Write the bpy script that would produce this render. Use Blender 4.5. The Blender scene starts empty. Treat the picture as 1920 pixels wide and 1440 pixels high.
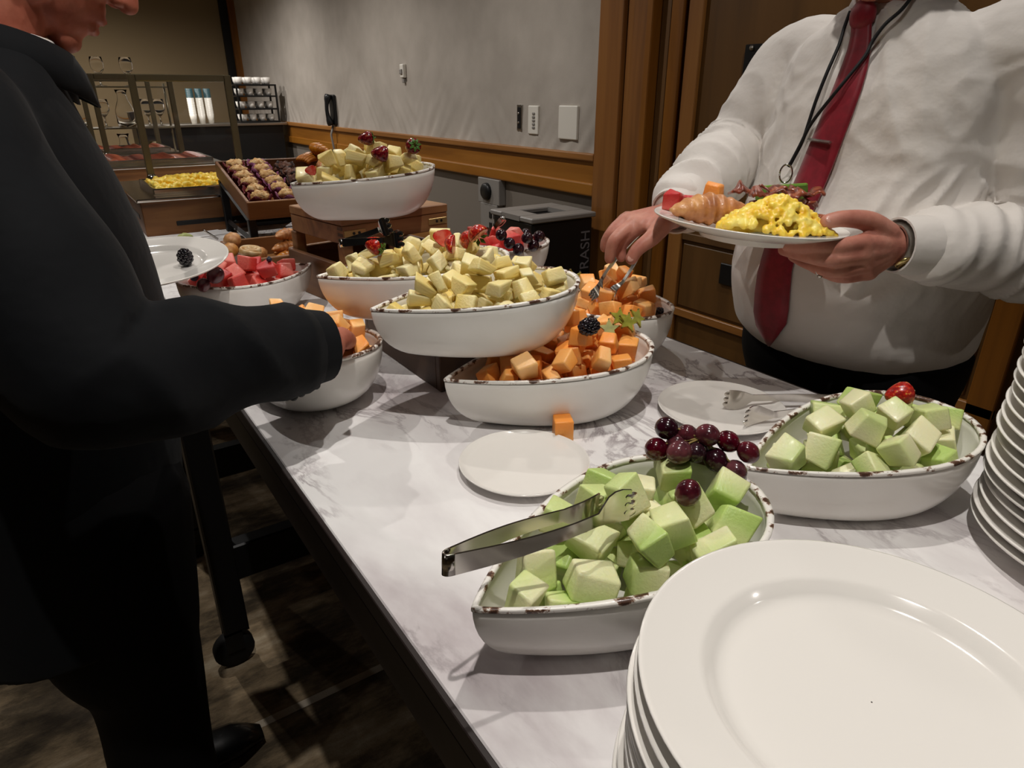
import bpy, bmesh, math, random
import numpy as np
from mathutils import Vector, Matrix, Euler, noise
from mathutils.bvhtree import BVHTree

random.seed(7)
SC = bpy.context.scene
COL = SC.collection
PI = math.pi
sin, cos, rad = math.sin, math.cos, math.radians

# ------------------------------------------------------------------ camera
FPX, TH, YAW, HC, T = 1260.0, rad(23.4), rad(34.0), 1.36, 0.90   # T = height of the table top
cam_d = bpy.data.cameras.new('camera')
cam_d.sensor_fit = 'HORIZONTAL'
cam_d.sensor_width = 36.0
cam_d.lens = FPX / 1920.0 * 36.0
cam_d.clip_start = 0.02
cam_d.clip_end = 100
cam = bpy.data.objects.new('camera', cam_d)
COL.objects.link(cam)
cam.location = (0, 0, HC)
cam.rotation_euler = (PI / 2 - TH, 0, -YAW)
SC.camera = cam

# ------------------------------------------------------------------ colour management, world, lamps
SC.view_settings.view_transform = 'Standard'
SC.view_settings.look = 'None'
SC.view_settings.gamma = 1.0
SC.view_settings.use_curve_mapping = False
SC.view_settings.exposure = 0.0
world = bpy.data.worlds.new('world')
SC.world = world
world.use_nodes = True
world.node_tree.nodes['Background'].inputs[0].default_value = (1.0, 0.9, 0.78, 1)
world.node_tree.nodes['Background'].inputs[1].default_value = 0.02

def spot(name, x, y, watt, size=95, blend=0.6, r=0.018, aim=None, col=(1.0, 0.95, 0.89), z=2.86):
    d = bpy.data.lights.new(name, 'SPOT')
    d.energy = watt
    d.spot_size = rad(size)
    d.spot_blend = blend
    d.shadow_soft_size = r
    d.color = col
    o = bpy.data.objects.new(name, d)
    COL.objects.link(o)
    o.location = (x, y, z)
    if aim:
        v = Vector(aim) - o.location
        o.rotation_euler = v.to_track_quat('-Z', 'Y').to_euler()
    return o

DOWN_AND_FILL_LIGHTS = [  # x, y, watts, cone; some placed from cast shadows, others added as fill
    (0.05, 0.12, 74, 90), (0.82, 0.66, 44, 90), (-0.2, -0.7, 5, 80), (1.30, 1.95, 20, 85), (0.0, 2.40, 60, 140),
    (1.55, 3.9, 88, 165), (1.55, 6.2, 108, 165), (1.55, 8.6, 130, 165), (-0.6, 4.6, 34, 150), (-0.6, 7.4, 120, 165), (0.6, 9.6, 170, 165),
    (-1.9, -0.4, 16, 140), (1.9, -1.3, 26, 120), (-1.7, -1.7, 20, 120), (2.2, 1.5, 46, 140)]
for i, (x, y, w, s) in enumerate(DOWN_AND_FILL_LIGHTS):
    spot('downlight_or_fill_lamp', x, y, w, s, 1.0 if s > 105 else .6)

# ------------------------------------------------------------------ pixel -> place helpers
def ray(u, v):
    a = (u - 960) / FPX
    b = (v - 720) / FPX
    h = cos(TH) - b * sin(TH)
    dn = sin(TH) + b * cos(TH)
    return Vector((a * cos(YAW) + h * sin(YAW), h * cos(YAW) - a * sin(YAW), -dn))

def Pz(u, v, z):
    d = ray(u, v)
    t = (z - HC) / d.z
    return Vector((d.x * t, d.y * t, z))

def Px(u, v, x):
    d = ray(u, v)
    t = x / d.x
    return Vector((x, d.y * t, HC + d.z * t))

def Pt(u, v, t):
    d = ray(u, v)
    return Vector((d.x * t, d.y * t, HC + d.z * t))

# ------------------------------------------------------------------ materials
def lin(h):
    h = h.lstrip('#')
    out = []
    for i in (0, 2, 4):
        c = int(h[i:i + 2], 16) / 255
        out.append(c / 12.92 if c <= 0.04045 else ((c + 0.055) / 1.055) ** 2.4)
    return (out[0], out[1], out[2], 1)

MATS = {}
def mat(name, col='#888888', rough=0.5, metal=0.0, spec=0.5, sss=0.0, sss_r=(1, .6, .3), trans=0.0, ior=1.45,
        ramp=None, scale=20, detail=4, stretch=(1, 1, 1), rot=(0, 0, 0), distort=0.0, coat=0.0,
        bump=0.0, bscale=60, bdetail=3, bstretch=None, vary=0.0, sheen=0.0, nrough=0.55, bdist=0.002, kind='noise', alpha=1.0):
    """one procedural material: noise or voronoi colour ramp in object space, bump, per-object variation"""
    if name in MATS:
        return MATS[name]
    m = bpy.data.materials.new(name)
    m.use_nodes = True
    nt = m.node_tree
    N, L = nt.nodes, nt.links
    b = N['Principled BSDF']
    b.inputs['Base Color'].default_value = lin(col)
    b.inputs['Roughness'].default_value = rough
    b.inputs['Metallic'].default_value = metal
    b.inputs['Specular IOR Level'].default_value = spec
    b.inputs['IOR'].default_value = ior
    b.inputs['Transmission Weight'].default_value = trans
    b.inputs['Coat Weight'].default_value = coat
    b.inputs['Coat Roughness'].default_value = 0.08
    b.inputs['Sheen Weight'].default_value = sheen
    if sss:
        b.inputs['Subsurface Weight'].default_value = sss
        b.inputs['Subsurface Radius'].default_value = sss_r
        b.inputs['Subsurface Scale'].default_value = 0.006
    tc = N.new('ShaderNodeTexCoord')
    mp = N.new('ShaderNodeMapping')
    mp.inputs['Scale'].default_value = stretch
    mp.inputs['Rotation'].default_value = rot
    L.new(tc.outputs['Object'], mp.inputs['Vector'])
    out = None
    if ramp:
        if kind == 'noise':
            n = N.new('ShaderNodeTexNoise')
            n.inputs['Scale'].default_value = scale
            n.inputs['Detail'].default_value = detail
            n.inputs['Roughness'].default_value = nrough
            n.inputs['Distortion'].default_value = distort
            fac = n.outputs['Fac']
        else:
            n = N.new('ShaderNodeTexVoronoi')
            n.inputs['Scale'].default_value = scale
            fac = n.outputs['Distance']
        L.new(mp.outputs[0], n.inputs['Vector'])
        r = N.new('ShaderNodeValToRGB')
        els = r.color_ramp.elements
        for i, (p, c) in enumerate(ramp):
            e = els[i] if i < 2 else els.new(p)
            e.position = p
            e.color = lin(c)
        L.new(fac, r.inputs[0])
        out = r.outputs[0]
    if vary:
        oi = N.new('ShaderNodeObjectInfo')
        hs = N.new('ShaderNodeHueSaturation')
        if out is not None:
            L.new(out, hs.inputs['Color'])
        else:
            hs.inputs['Color'].default_value = lin(col)
        m1 = N.new('ShaderNodeMapRange')
        m1.inputs['To Min'].default_value = 1 - vary
        m1.inputs['To Max'].default_value = 1 + vary * .6
        L.new(oi.outputs['Random'], m1.inputs[0])
        L.new(m1.outputs[0], hs.inputs['Value'])
        m2 = N.new('ShaderNodeMapRange')
        m2.inputs['To Min'].default_value = 1 + vary * .6
        m2.inputs['To Max'].default_value = 1 - vary * .9
        L.new(oi.outputs['Random'], m2.inputs[0])
        L.new(m2.outputs[0], hs.inputs['Saturation'])
        out = hs.outputs[0]
    if out is not None:
        L.new(out, b.inputs['Base Color'])
    if bump:
        n2 = N.new('ShaderNodeTexNoise')
        n2.inputs['Scale'].default_value = bscale
        n2.inputs['Detail'].default_value = bdetail
        if bstretch:
            mp2 = N.new('ShaderNodeMapping')
            mp2.inputs['Scale'].default_value = bstretch
            mp2.inputs['Rotation'].default_value = rot
            L.new(tc.outputs['Object'], mp2.inputs['Vector'])
            L.new(mp2.outputs[0], n2.inputs['Vector'])
        else:
            L.new(mp.outputs[0], n2.inputs['Vector'])
        bp = N.new('ShaderNodeBump')
        bp.inputs['Strength'].default_value = bump
        bp.inputs['Distance'].default_value = bdist
        L.new(n2.outputs['Fac'], bp.inputs['Height'])
        L.new(bp.outputs[0], b.inputs['Normal'])
    MATS[name] = m
    return m

def wood(name, dark, mid, light, axis='x', scale=9, rough=0.5, bump=.15, coat=0.0):
    st = {'x': (.12, 1.6, 1.6), 'y': (1.6, .12, 1.6), 'z': (1.6, 1.6, .12)}[axis]
    return mat(name, rough=rough, ramp=[(.3, dark), (.72, light), (.5, mid)], scale=scale, detail=6, stretch=st,
               distort=.6, bump=bump, bscale=scale * 4, bstretch=st, vary=.06, coat=coat)

def marble():
    m = bpy.data.materials.new('white_marble')
    m.use_nodes = True
    N, L = m.node_tree.nodes, m.node_tree.links
    b = N['Principled BSDF']
    b.inputs['Roughness'].default_value = .5
    tc = N.new('ShaderNodeTexCoord')
    mp = N.new('ShaderNodeMapping')
    mp.inputs['Rotation'].default_value = (0, 0, rad(-38))
    mp.inputs['Scale'].default_value = (1, .42, 1)
    L.new(tc.outputs['Object'], mp.inputs[0])
    def nz(sc, det, ro, dis):
        n = N.new('ShaderNodeTexNoise')
        n.inputs['Scale'].default_value = sc; n.inputs['Detail'].default_value = det
        n.inputs['Roughness'].default_value = ro; n.inputs['Distortion'].default_value = dis
        L.new(mp.outputs[0], n.inputs['Vector'])
        return n.outputs['Fac']
    def ramp(fac, els):
        r = N.new('ShaderNodeValToRGB')
        e = r.color_ramp.elements
        for k, (p, c) in enumerate(els):
            q = e[k] if k < 2 else e.new(p)
            q.position = p; q.color = lin(c)
        L.new(fac, r.inputs[0])
        return r.outputs[0]
    base = ramp(nz(7, 7, .55, .2), [(.34, '#c2b9bb'), (.60, '#f3f1f0'), (.46, '#e4e0e0')])
    vein = ramp(nz(10, 8, .62, .5), [(.470, '#ffffff'), (.530, '#ffffff'), (.50, '#a0969a')])
    mask = ramp(nz(6, 4, .5, 0), [(.42, '#000000'), (.66, '#ffffff')])
    mx = N.new('ShaderNodeMix'); mx.data_type = 'RGBA'; mx.blend_type = 'MULTIPLY'
    L.new(mask, mx.inputs[0]); L.new(base, mx.inputs[6]); L.new(vein, mx.inputs[7])
    L.new(mx.outputs[2], b.inputs['Base Color'])
    return m
M_MARBLE = marble()
M_EDGE = mat('dark_table_edge', '#2a2220', rough=.45, bump=.1)
M_BLACK = mat('black_metal', '#0d0d0f', rough=.42)
M_RUBBER = mat('black_rubber', '#08080a', rough=.7)
M_BOWL = mat('cream_glazed_melamine', '#efece6', rough=.22, spec=.5, coat=.25, ramp=[(.3, '#e9e5de'), (.7, '#f3f1ec')], scale=6)
M_RIM = mat('chipped_brown_glaze_rim', rough=.3, ramp=[(.41, '#4a3024'), (.49, '#f1ede6'), (.45, '#8a6a55')], scale=70, detail=6, nrough=.6,
            stretch=(1, 1, 1), coat=.2)
M_CHINA = mat('white_china', '#efebe5', rough=.12, spec=.5, coat=.4)
M_STEEL = mat('polished_steel', '#c9c4bd', rough=.16, metal=1.0)
M_STEELB = mat('brushed_steel', '#b9b5ae', rough=.3, metal=1.0)
M_GLASS = mat('clear_glass', '#ffffff', rough=.02, trans=1.0, ior=1.2, spec=.5)
M_BRONZE = mat('smoky_bronze_bar', '#6f6650', rough=.25, metal=.55)
M_WBOX = wood('oiled_oak', '#54331c', '#8a5c34', '#a87a49', 'x')
M_WBOXY = wood('oiled_oak_cross', '#4c2e19', '#7a4f2c', '#976a3e', 'y')
M_WDARK = wood('dark_walnut', '#2c1d14', '#46301f', '#5a402b', 'y', rough=.6)
M_HONEY = wood('honey_oak', '#6b4016', '#8a571f', '#9b6829', 'z', scale=5, rough=.4)
M_HONEYY = wood('honey_oak_rail', '#7b4d1c', '#976226', '#a87231', 'y', scale=5, rough=.38)
M_DOOR = wood('dark_oak_veneer', '#51371a', '#644521', '#704e27', 'z', scale=3.5, rough=.45)
M_WALL = mat('white_textile_wall', '#b3ada6', rough=.85, ramp=[(.3, '#a69e95'), (.7, '#b7afa6')], scale=3, bump=.35, bscale=160, bdetail=5)
M_WALLLOW = mat('grey_dado_wall', '#7d756c', rough=.8, bump=.1, bscale=200)
M_TAN = mat('tan_wall', '#8d7a5c', rough=.85, bump=.15, bscale=120)
M_CEIL = mat('ceiling_paint', '#7d776d', rough=.9)
M_WHITEP = mat('white_plastic', '#e3dfd6', rough=.35)
M_DARKP = mat('dark_plastic', '#17181a', rough=.4)
M_GREYP = mat('grey_plastic', '#8e8a86', rough=.45, bump=.1, bscale=300)
M_PAPER = mat('white_paper', '#e8e6e6', rough=.7)

# ------------------------------------------------------------------ mesh helpers
def link(o, parent=None):
    COL.objects.link(o)
    if parent is not None:
        o.parent = parent
    return o

def tag(o, label=None, cat=None, group=None, kind=None):
    if label: o['label'] = label
    if cat: o['category'] = cat
    if group: o['group'] = group
    if kind: o['kind'] = kind
    return o

def empty(name, loc=(0, 0, 0), rot=(0, 0, 0), label=None, cat=None, group=None, kind=None):
    o = bpy.data.objects.new(name, None)
    o.empty_display_size = .05
    link(o)
    o.location = loc
    o.rotation_euler = rot
    return tag(o, label, cat, group, kind)

def me_from(name, verts, faces, m=None, smooth=True):
    me = bpy.data.meshes.new(name)
    me.from_pydata([tuple(v) for v in verts], [], faces)
    me.update()
    if m is not None:
        me.materials.append(m)
    if smooth:
        me.polygons.foreach_set('use_smooth', [True] * len(me.polygons))
    return me

def put(name, me, parent=None, loc=(0, 0, 0), rot=(0, 0, 0), scale=(1, 1, 1)):
    o = bpy.data.objects.new(name, me)
    link(o, parent)
    o.location = loc
    o.rotation_euler = rot
    o.scale = scale
    return o

class MB:
    """collects shapes into one mesh"""
    def __init__(s):
        s.v = []
        s.f = []
    def add(s, verts, faces, M=None):
        k = len(s.v)
        s.v += [(M @ Vector(p)) if M is not None else Vector(p) for p in verts]
        s.f += [tuple(i + k for i in f) for f in faces]
        return s
    def box(s, lo, hi, M=None, bev=0.0, seg=1):
        bm = bmesh.new()
        bmesh.ops.create_cube(bm, size=1)
        c = [(a + b) / 2 for a, b in zip(lo, hi)]
        d = [abs(b - a) for a, b in zip(lo, hi)]
        for v in bm.verts:
            v.co = Vector((c[0] + v.co.x * d[0], c[1] + v.co.y * d[1], c[2] + v.co.z * d[2]))
        if bev:
            bmesh.ops.bevel(bm, geom=list(bm.edges), offset=min(bev, min(d) * .45), segments=seg, affect='EDGES', profile=.5)
        bm.verts.index_update()
        s.add([v.co.copy() for v in bm.verts], [tuple(v.index for v in f.verts) for f in bm.faces], M)
        bm.free()
        return s
    def loft(s, rings, cap=True, M=None):
        n = len(rings[0])
        V = [p for r in rings for p in r]
        F = []
        for i in range(len(rings) - 1):
            for j in range(n):
                k = (j + 1) % n
                F.append((i * n + j, i * n + k, (i + 1) * n + k, (i + 1) * n + j))
        if cap:
            F.append(tuple(range(n - 1, -1, -1)))
            F.append(tuple((len(rings) - 1) * n + j for j in range(n)))
        return s.add(V, F, M)
    def lathe(s, prof, n=48, M=None, cap=False):
        return s.loft([[(r * cos(2 * PI * j / n), r * sin(2 * PI * j / n), z) for j in range(n)] for r, z in prof], cap, M)
    def tube(s, pts, r, n=10, M=None, cap=True, squash=1.0):
        pts = [Vector(p) for p in pts]
        rr = r if hasattr(r, '__len__') else [r] * len(pts)
        up = None
        rings = []
        for i, p in enumerate(pts):
            t = (pts[min(i + 1, len(pts) - 1)] - pts[max(i - 1, 0)]).normalized()
            if up is None:
                up = Vector((0, 0, 1)) if abs(t.z) < .9 else Vector((1, 0, 0))
            a = t.cross(up).normalized()
            b = a.cross(t).normalized()
            up = b
            rings.append([p + a * rr[i] * cos(2 * PI * j / n) + b * rr[i] * squash * sin(2 * PI * j / n) for j in range(n)])
        return s.loft(rings, cap, M)
    def ball(s, c, r, n=12, M=None, sc=(1, 1, 1), jit=0):
        V = [(c[0], c[1], c[2] - r * sc[2])]
        F = []
        k = max(4, n // 2)
        for i in range(1, k):
            a = -PI / 2 + PI * i / k
            for j in range(n):
                q = r * (1 + jit * (random.random() - .5))
                V.append((c[0] + q * sc[0] * cos(a) * cos(2 * PI * j / n), c[1] + q * sc[1] * cos(a) * sin(2 * PI * j / n), c[2] + q * sc[2] * sin(a)))
        V.append((c[0], c[1], c[2] + r * sc[2]))
        for j in range(n):
            F.append((0, 1 + (j + 1) % n, 1 + j))
            F.append((len(V) - 1, 1 + (k - 2) * n + j, 1 + (k - 2) * n + (j + 1) % n))
        for i in range(k - 2):
            for j in range(n):
                F.append((1 + i * n + j, 1 + i * n + (j + 1) % n, 1 + (i + 1) * n + (j + 1) % n, 1 + (i + 1) * n + j))
        return s.add(V, F, M)
    def mesh(s, name, m=None, smooth=True):
        return me_from(name, s.v, s.f, m, smooth)
    def build(s, name, m, parent=None, smooth=False, loc=(0, 0, 0), rot=(0, 0, 0)):
        return put(name, s.mesh(name, m, smooth), parent, loc, rot)

def auto_smooth(o, ang=40):
    """smooth shading with sharp edges kept"""
    me = o.data
    bm = bmesh.new()
    bm.from_mesh(me)
    for f in bm.faces:
        f.smooth = True
    for e in bm.edges:
        if len(e.link_faces) == 2 and e.calc_face_angle(0) > rad(ang):
            e.smooth = False
    bm.to_mesh(me)
    bm.free()
    return o

def recalc(me):
    bm = bmesh.new()
    bm.from_mesh(me)
    bmesh.ops.recalc_face_normals(bm, faces=bm.faces)
    bm.to_mesh(me)
    bm.free()
    return me

def copy_tree(o, parent=None):
    c = o.copy()
    link(c, parent)
    for ch in list(o.children):
        copy_tree(ch, c)
    return c

def remesh(mb, voxel, smooth=3, factor=.5):
    """melts overlapping closed shapes into one continuous surface"""
    me = mb.mesh('tmp')
    recalc(me)
    o = bpy.data.objects.new('tmp', me)
    COL.objects.link(o)
    md = o.modifiers.new('r', 'REMESH')
    md.mode = 'VOXEL'
    md.voxel_size = voxel
    if smooth:
        sm = o.modifiers.new('s', 'SMOOTH')
        sm.factor = factor
        sm.iterations = smooth
    dg = bpy.context.evaluated_depsgraph_get()
    dg.update()
    me2 = bpy.data.meshes.new_from_object(o.evaluated_get(dg))
    bpy.data.objects.remove(o)
    bpy.data.meshes.remove(me)
    me2.polygons.foreach_set('use_smooth', [True] * len(me2.polygons))
    return me2

def wmat(o):
    return (wmat(o.parent) @ o.matrix_basis) if o.parent else o.matrix_basis.copy()
def family(o):
    out = [o] if o.type == 'MESH' else []
    for c in o.children:
        out += family(c)
    return out
def bvh(objs):
    """collision tree of whole things (with their parts), in world space"""
    V, F = [], []
    for o in objs:
        for m in family(o):
            M = wmat(m)
            k = len(V)
            V += [M @ v.co for v in m.data.vertices]
            F += [tuple(i + k for i in p.vertices) for p in m.data.polygons]
    return BVHTree.FromPolygons(V, F), V, F
def settle(o, d, trees, step=.0012, back=.03, far=.06):
    """slide a thing along d until it just touches what carries it"""
    d = Vector(d).normalized()
    _, V, F = bvh([o])
    def hit(s):
        t = BVHTree.FromPolygons([p + d * s for p in V], F)
        return any(t.overlap(q) for q in trees)
    s = -back
    while hit(s) and s > -back - .12:
        s -= step * 3
    while s < far and not hit(s):
        s += step
    if s < far:
        o.location = Vector(o.location) + d * s
    return s
# ================================================================== THE ROOM
XW, YB, ZC = 2.86, 11.5, 2.9          # right wall, back wall, ceiling
def struct(name, mb, m, parent=None, smooth=False):
    o = mb.build(name, m, parent, smooth)
    if parent is None:
        o['kind'] = 'structure'
    return o

def carpet_material():
    m = bpy.data.materials.new('patterned_carpet')
    m.use_nodes = True
    N, L = m.node_tree.nodes, m.node_tree.links
    b = N['Principled BSDF']
    b.inputs['Roughness'].default_value = .95
    b.inputs['Specular IOR Level'].default_value = .1
    tc = N.new('ShaderNodeTexCoord')
    n1 = N.new('ShaderNodeTexNoise')
    n1.inputs['Scale'].default_value = 3.2
    n1.inputs['Detail'].default_value = 9
    n1.inputs['Roughness'].default_value = .68
    mp = N.new('ShaderNodeMapping')
    mp.inputs['Scale'].default_value = (.7, 1.6, 1)
    L.new(tc.outputs['Object'], mp.inputs[0])
    L.new(mp.outputs[0], n1.inputs['Vector'])
    r = N.new('ShaderNodeValToRGB')
    e = r.color_ramp.elements
    e[0].position, e[0].color = .38, lin('#3b342c')
    e[1].position, e[1].color = .66, lin('#b3a48c')
    k = e.new(.47); k.color = lin('#5a4f40')
    k = e.new(.56); k.color = lin('#8d7b62')
    L.new(n1.outputs['Fac'], r.inputs[0])
    # thin pale stripe mixed into the colour across the carpet
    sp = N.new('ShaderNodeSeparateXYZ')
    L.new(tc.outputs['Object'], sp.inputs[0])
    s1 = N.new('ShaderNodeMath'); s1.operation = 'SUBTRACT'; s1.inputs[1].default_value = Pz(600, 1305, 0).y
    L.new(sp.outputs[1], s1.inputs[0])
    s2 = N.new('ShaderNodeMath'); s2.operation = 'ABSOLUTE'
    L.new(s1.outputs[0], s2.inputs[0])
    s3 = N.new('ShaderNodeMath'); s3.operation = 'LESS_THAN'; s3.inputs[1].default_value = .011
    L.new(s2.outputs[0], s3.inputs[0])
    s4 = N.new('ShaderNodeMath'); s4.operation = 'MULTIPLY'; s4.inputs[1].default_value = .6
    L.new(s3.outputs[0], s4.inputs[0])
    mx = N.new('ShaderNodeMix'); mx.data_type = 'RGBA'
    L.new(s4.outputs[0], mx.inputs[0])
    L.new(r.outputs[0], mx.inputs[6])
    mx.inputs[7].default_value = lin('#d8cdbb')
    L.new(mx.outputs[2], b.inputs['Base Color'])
    n2 = N.new('ShaderNodeTexNoise'); n2.inputs['Scale'].default_value = 220
    bp = N.new('ShaderNodeBump'); bp.inputs['Strength'].default_value = .6; bp.inputs['Distance'].default_value = .004
    L.new(tc.outputs['Object'], n2.inputs['Vector'])
    L.new(n2.outputs['Fac'], bp.inputs['Height'])
    L.new(bp.outputs[0], b.inputs['Normal'])
    return m

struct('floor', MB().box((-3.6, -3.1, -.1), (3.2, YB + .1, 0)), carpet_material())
struct('ceiling', MB().box((-3.6, -3.1, ZC), (3.2, YB + .1, ZC + .1)), M_CEIL)
struct('wall_left', MB().box((-3.6, -3.1, 0), (-3.5, YB + .1, ZC)), M_TAN)
struct('wall_front', MB().box((-3.5, -3.1, 0), (3.2, -3.0, ZC)), M_TAN)
struct('wall_back', MB().box((-3.5, YB, 0), (3.2, YB + .1, ZC)), M_TAN)

YD = 3.29                                # where the wood door surround begins
wr = struct('wall_right', MB().box((XW + .012, YD, 0), (XW + .12, YB, ZC)), M_WALLLOW)
# stretched textile covering above the chair rail, puckered along its lower edge
ny, nz = 330, 76
V, F = [], []
for j in range(nz + 1):
    z = 1.0 + (ZC - 1.0) * j / nz
    for i in range(ny + 1):
        y = YD + (YB - YD) * i / ny
        d = z - 1.0
        fall = math.exp(-d / .13) * .75 + .25 * math.exp(-d / .45)
        p = noise.noise(Vector((0, y * 9 + d * 7 * (1 if noise.noise(Vector((y * .7, 3, 1))) > 0 else -1), z * 2.2)))
        q = noise.noise(Vector((5, y * 3.1, z * 1.4)))
        V.append((XW - .006 - .022 * fall * (1 - abs(p) * 2) - .008 * q * (.3 + fall), y, z))
for j in range(nz):
    for i in range(ny):
        a = j * (ny + 1) + i
        F.append((a, a + ny + 1, a + ny + 2, a + 1))
cover = put('textile_covering', me_from('textile_covering', V, F, M_WALL), wr)

tr = struct('trim_1', MB().box((XW - .045, YD, .975), (XW + .012, YB, 1.02), bev=.008, seg=2), M_HONEYY)
struct('rail_board', MB().box((XW - .022, YD, .845), (XW + .012, YB, .975)), M_HONEYY, tr)
struct('rail_bead', MB().box((XW - .036, YD, .765), (XW + .012, YB, .845), bev=.01, seg=2), M_HONEYY, tr)
bb = struct('baseboard_right', MB().box((XW - .02, YD, 0), (XW + .012, YB, .20), bev=.006), M_HONEYY)
struct('baseboard_back', MB().box((-3.5, YB - .02, 0), (2.8, YB, .15), bev=.004), M_HONEYY)
# corner post of the back wall
tp = struct('trim_2', MB().box((XW - .09, YB - .13, 0), (XW + .01, YB, ZC), bev=.006), M_HONEY)
struct('dark_reveal', MB().box((XW - .20, YB - .05, 0), (XW - .092, YB, ZC)), M_BLACK, tp)

# wood surround and door, right of the textile wall
sur = struct('trim_3', MB().box((XW + .05, -3.0, 0), (XW + .12, YD, ZC)), M_DOOR)
for (y0, y1, px, m) in [(3.29, 3.09, .045, M_HONEY), (3.085, 2.915, .02, M_HONEY), (2.91, 2.865, .05, M_HONEY), (2.86, 2.79, -.01, M_DOOR),
                        (2.785, 2.70, .0, M_HONEY), (2.695, 2.66, -.025, M_DOOR)]:
    struct('stile', MB().box((XW - px, y1, 0), (XW + .05, y0, ZC), bev=.005), m, sur)
dr = struct('door_1', MB().box((XW + .012, .9, .02), (XW + .05, 2.655, 2.3)), M_DOOR)
struct('door_rail', MB().box((XW - .012, .9, .19), (XW + .012, 2.655, .235), bev=.004), M_HONEYY, dr)
struct('door_stile', MB().box((XW - .012, 2.56, .02), (XW + .012, 2.655, 2.3), bev=.004), M_HONEY, dr)
struct('door_stile', MB().box((XW - .012, .9, .02), (XW + .012, 1.0, 2.3), bev=.004), M_HONEY, dr)
struct('middle_rail', MB().box((XW - .006, 1.0, .62), (XW + .012, 2.56, .66), bev=.004), M_DOOR, dr)
struct('door_panel', MB().box((XW + .002, 1.02, .25), (XW + .012, 2.55, .60), bev=.004), M_DOOR, dr)
for (u, v, h) in [(1413, 112, .065), (1365, 515, .055), (1395, 235, .055)]:
    p = Px(u, v, XW)
    struct('black_plate', MB().box((XW - .012, p.y - .048, p.z - h), (XW + .002, p.y + .048, p.z + h), bev=.004), M_BLACK, dr)
p = Px(1413, 90, XW)
struct('plate_screw', MB().ball((XW - .012, p.y, p.z), .012), M_STEELB, dr)

# ------------------------------------------------------------------ fittings on the wall
def on_wall(u, v):
    return Px(u, v, XW - .012)
p = on_wall(758, 132)
s = empty('wall_sensor', (p.x, p.y, p.z), label='small white plastic sensor mounted high on the textile wall', cat='sensor')
MB().box((-.03, -.035, -.06), (.004, .035, .05), bev=.008, seg=2).build('housing', M_WHITEP, s)
MB().box((-.042, -.022, -.03), (-.03, .022, .01), bev=.005, seg=2).build('lens', M_GREYP, s)
MB().box((-.02, -.018, -.10), (.004, .018, -.06), bev=.004).build('cable_cover', M_GREYP, s)

p = on_wall(627, 207)
s = empty('wall_telephone', (p.x, p.y, p.z), label='black wall telephone handset hanging above the oak chair rail', cat='telephone')
MB().box((-.03, -.075, -.15), (.004, .075, .16), bev=.02, seg=3).build('cradle', M_DARKP, s)
pts = [(-.055 - .03 * sin(PI * k / 12), 0, -.15 + .31 * k / 12) for k in range(13)]
MB().tube(pts, [.045, .05, .045, .034, .03, .028, .028, .028, .03, .034, .045, .05, .045], 14, squash=.7).build('handset', M_DARKP, s, True)
MB().tube([(-.03, .0, -.15), (-.06, .01, -.25), (-.045, 0, -.42), (-.03, 0, -.44)], .012, 8).build('cord', M_GREYP, s, True)

p = on_wall(976, 221)
s = empty('audio_jack_plate', (p.x, p.y, p.z), label='narrow dark metal jack plate beside the white switch', cat='wall plate')
MB().box((-.012, -.03, -.085), (.01, .03, .085), bev=.004).build('plate', M_STEELB, s)
MB().box((-.016, -.018, -.07), (-.01, .018, .07), bev=.003).build('inset', M_DARKP, s)
for dz in (-.03, .03):
    MB().ball((-.017, 0, dz), .008).build('jack', M_STEEL, s, True)
p = on_wall(1002, 225)
s = empty('light_switch', (p.x, p.y, p.z), label='white dimmer switch plate with a column of small buttons', cat='switch')
MB().box((-.014, -.058, -.09), (.01, .058, .09), bev=.006, seg=2).build('plate', M_WHITEP, s)
for k in range(5):
    MB().box((-.02, -.026, -.055 + .022 * k), (-.012, .004, -.040 + .022 * k), bev=.003).build('button', M_GREYP, s)
p = on_wall(1067, 230)
s = tag(MB().box((-.014, -.095, -.10), (.01, .095, .10), bev=.006, seg=2).build('blank_plate', M_WHITEP, None, loc=p),
        'large blank cream cover plate on the textile wall', 'wall plate')
# grey power box under the rail
p = Px(926, 372, XW)
s = empty('power_box', (p.x, p.y, .60), label='grey metal power box with a round black socket under the chair rail', cat='socket')
MB().box((-.05, -.15, -.02), (.01, .15, .165), bev=.004).build('upper_plate', M_GREYP, s)
MB().box((-.05, -.12, -.34), (.01, .12, -.02), bev=.004).build('lower_plate', M_GREYP, s)
MB().lathe([(.0, .03), (.05, .03), (.062, .02), (.065, 0), (.0, 0)], 24, Matrix.Translation((-.05, .02, .07)) @ Matrix.Rotation(-PI / 2, 4, 'Y')).build('round_socket', M_DARKP, s, True)
for k, (dy, dz) in enumerate([(-.03, -.1), (-.09, -.1), (-.03, -.18), (-.09, -.18)]):
    MB().box((-.056, dy - .018, dz - .025), (-.048, dy + .018, dz + .025), bev=.003).build('outlet', M_DARKP, s)

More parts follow.
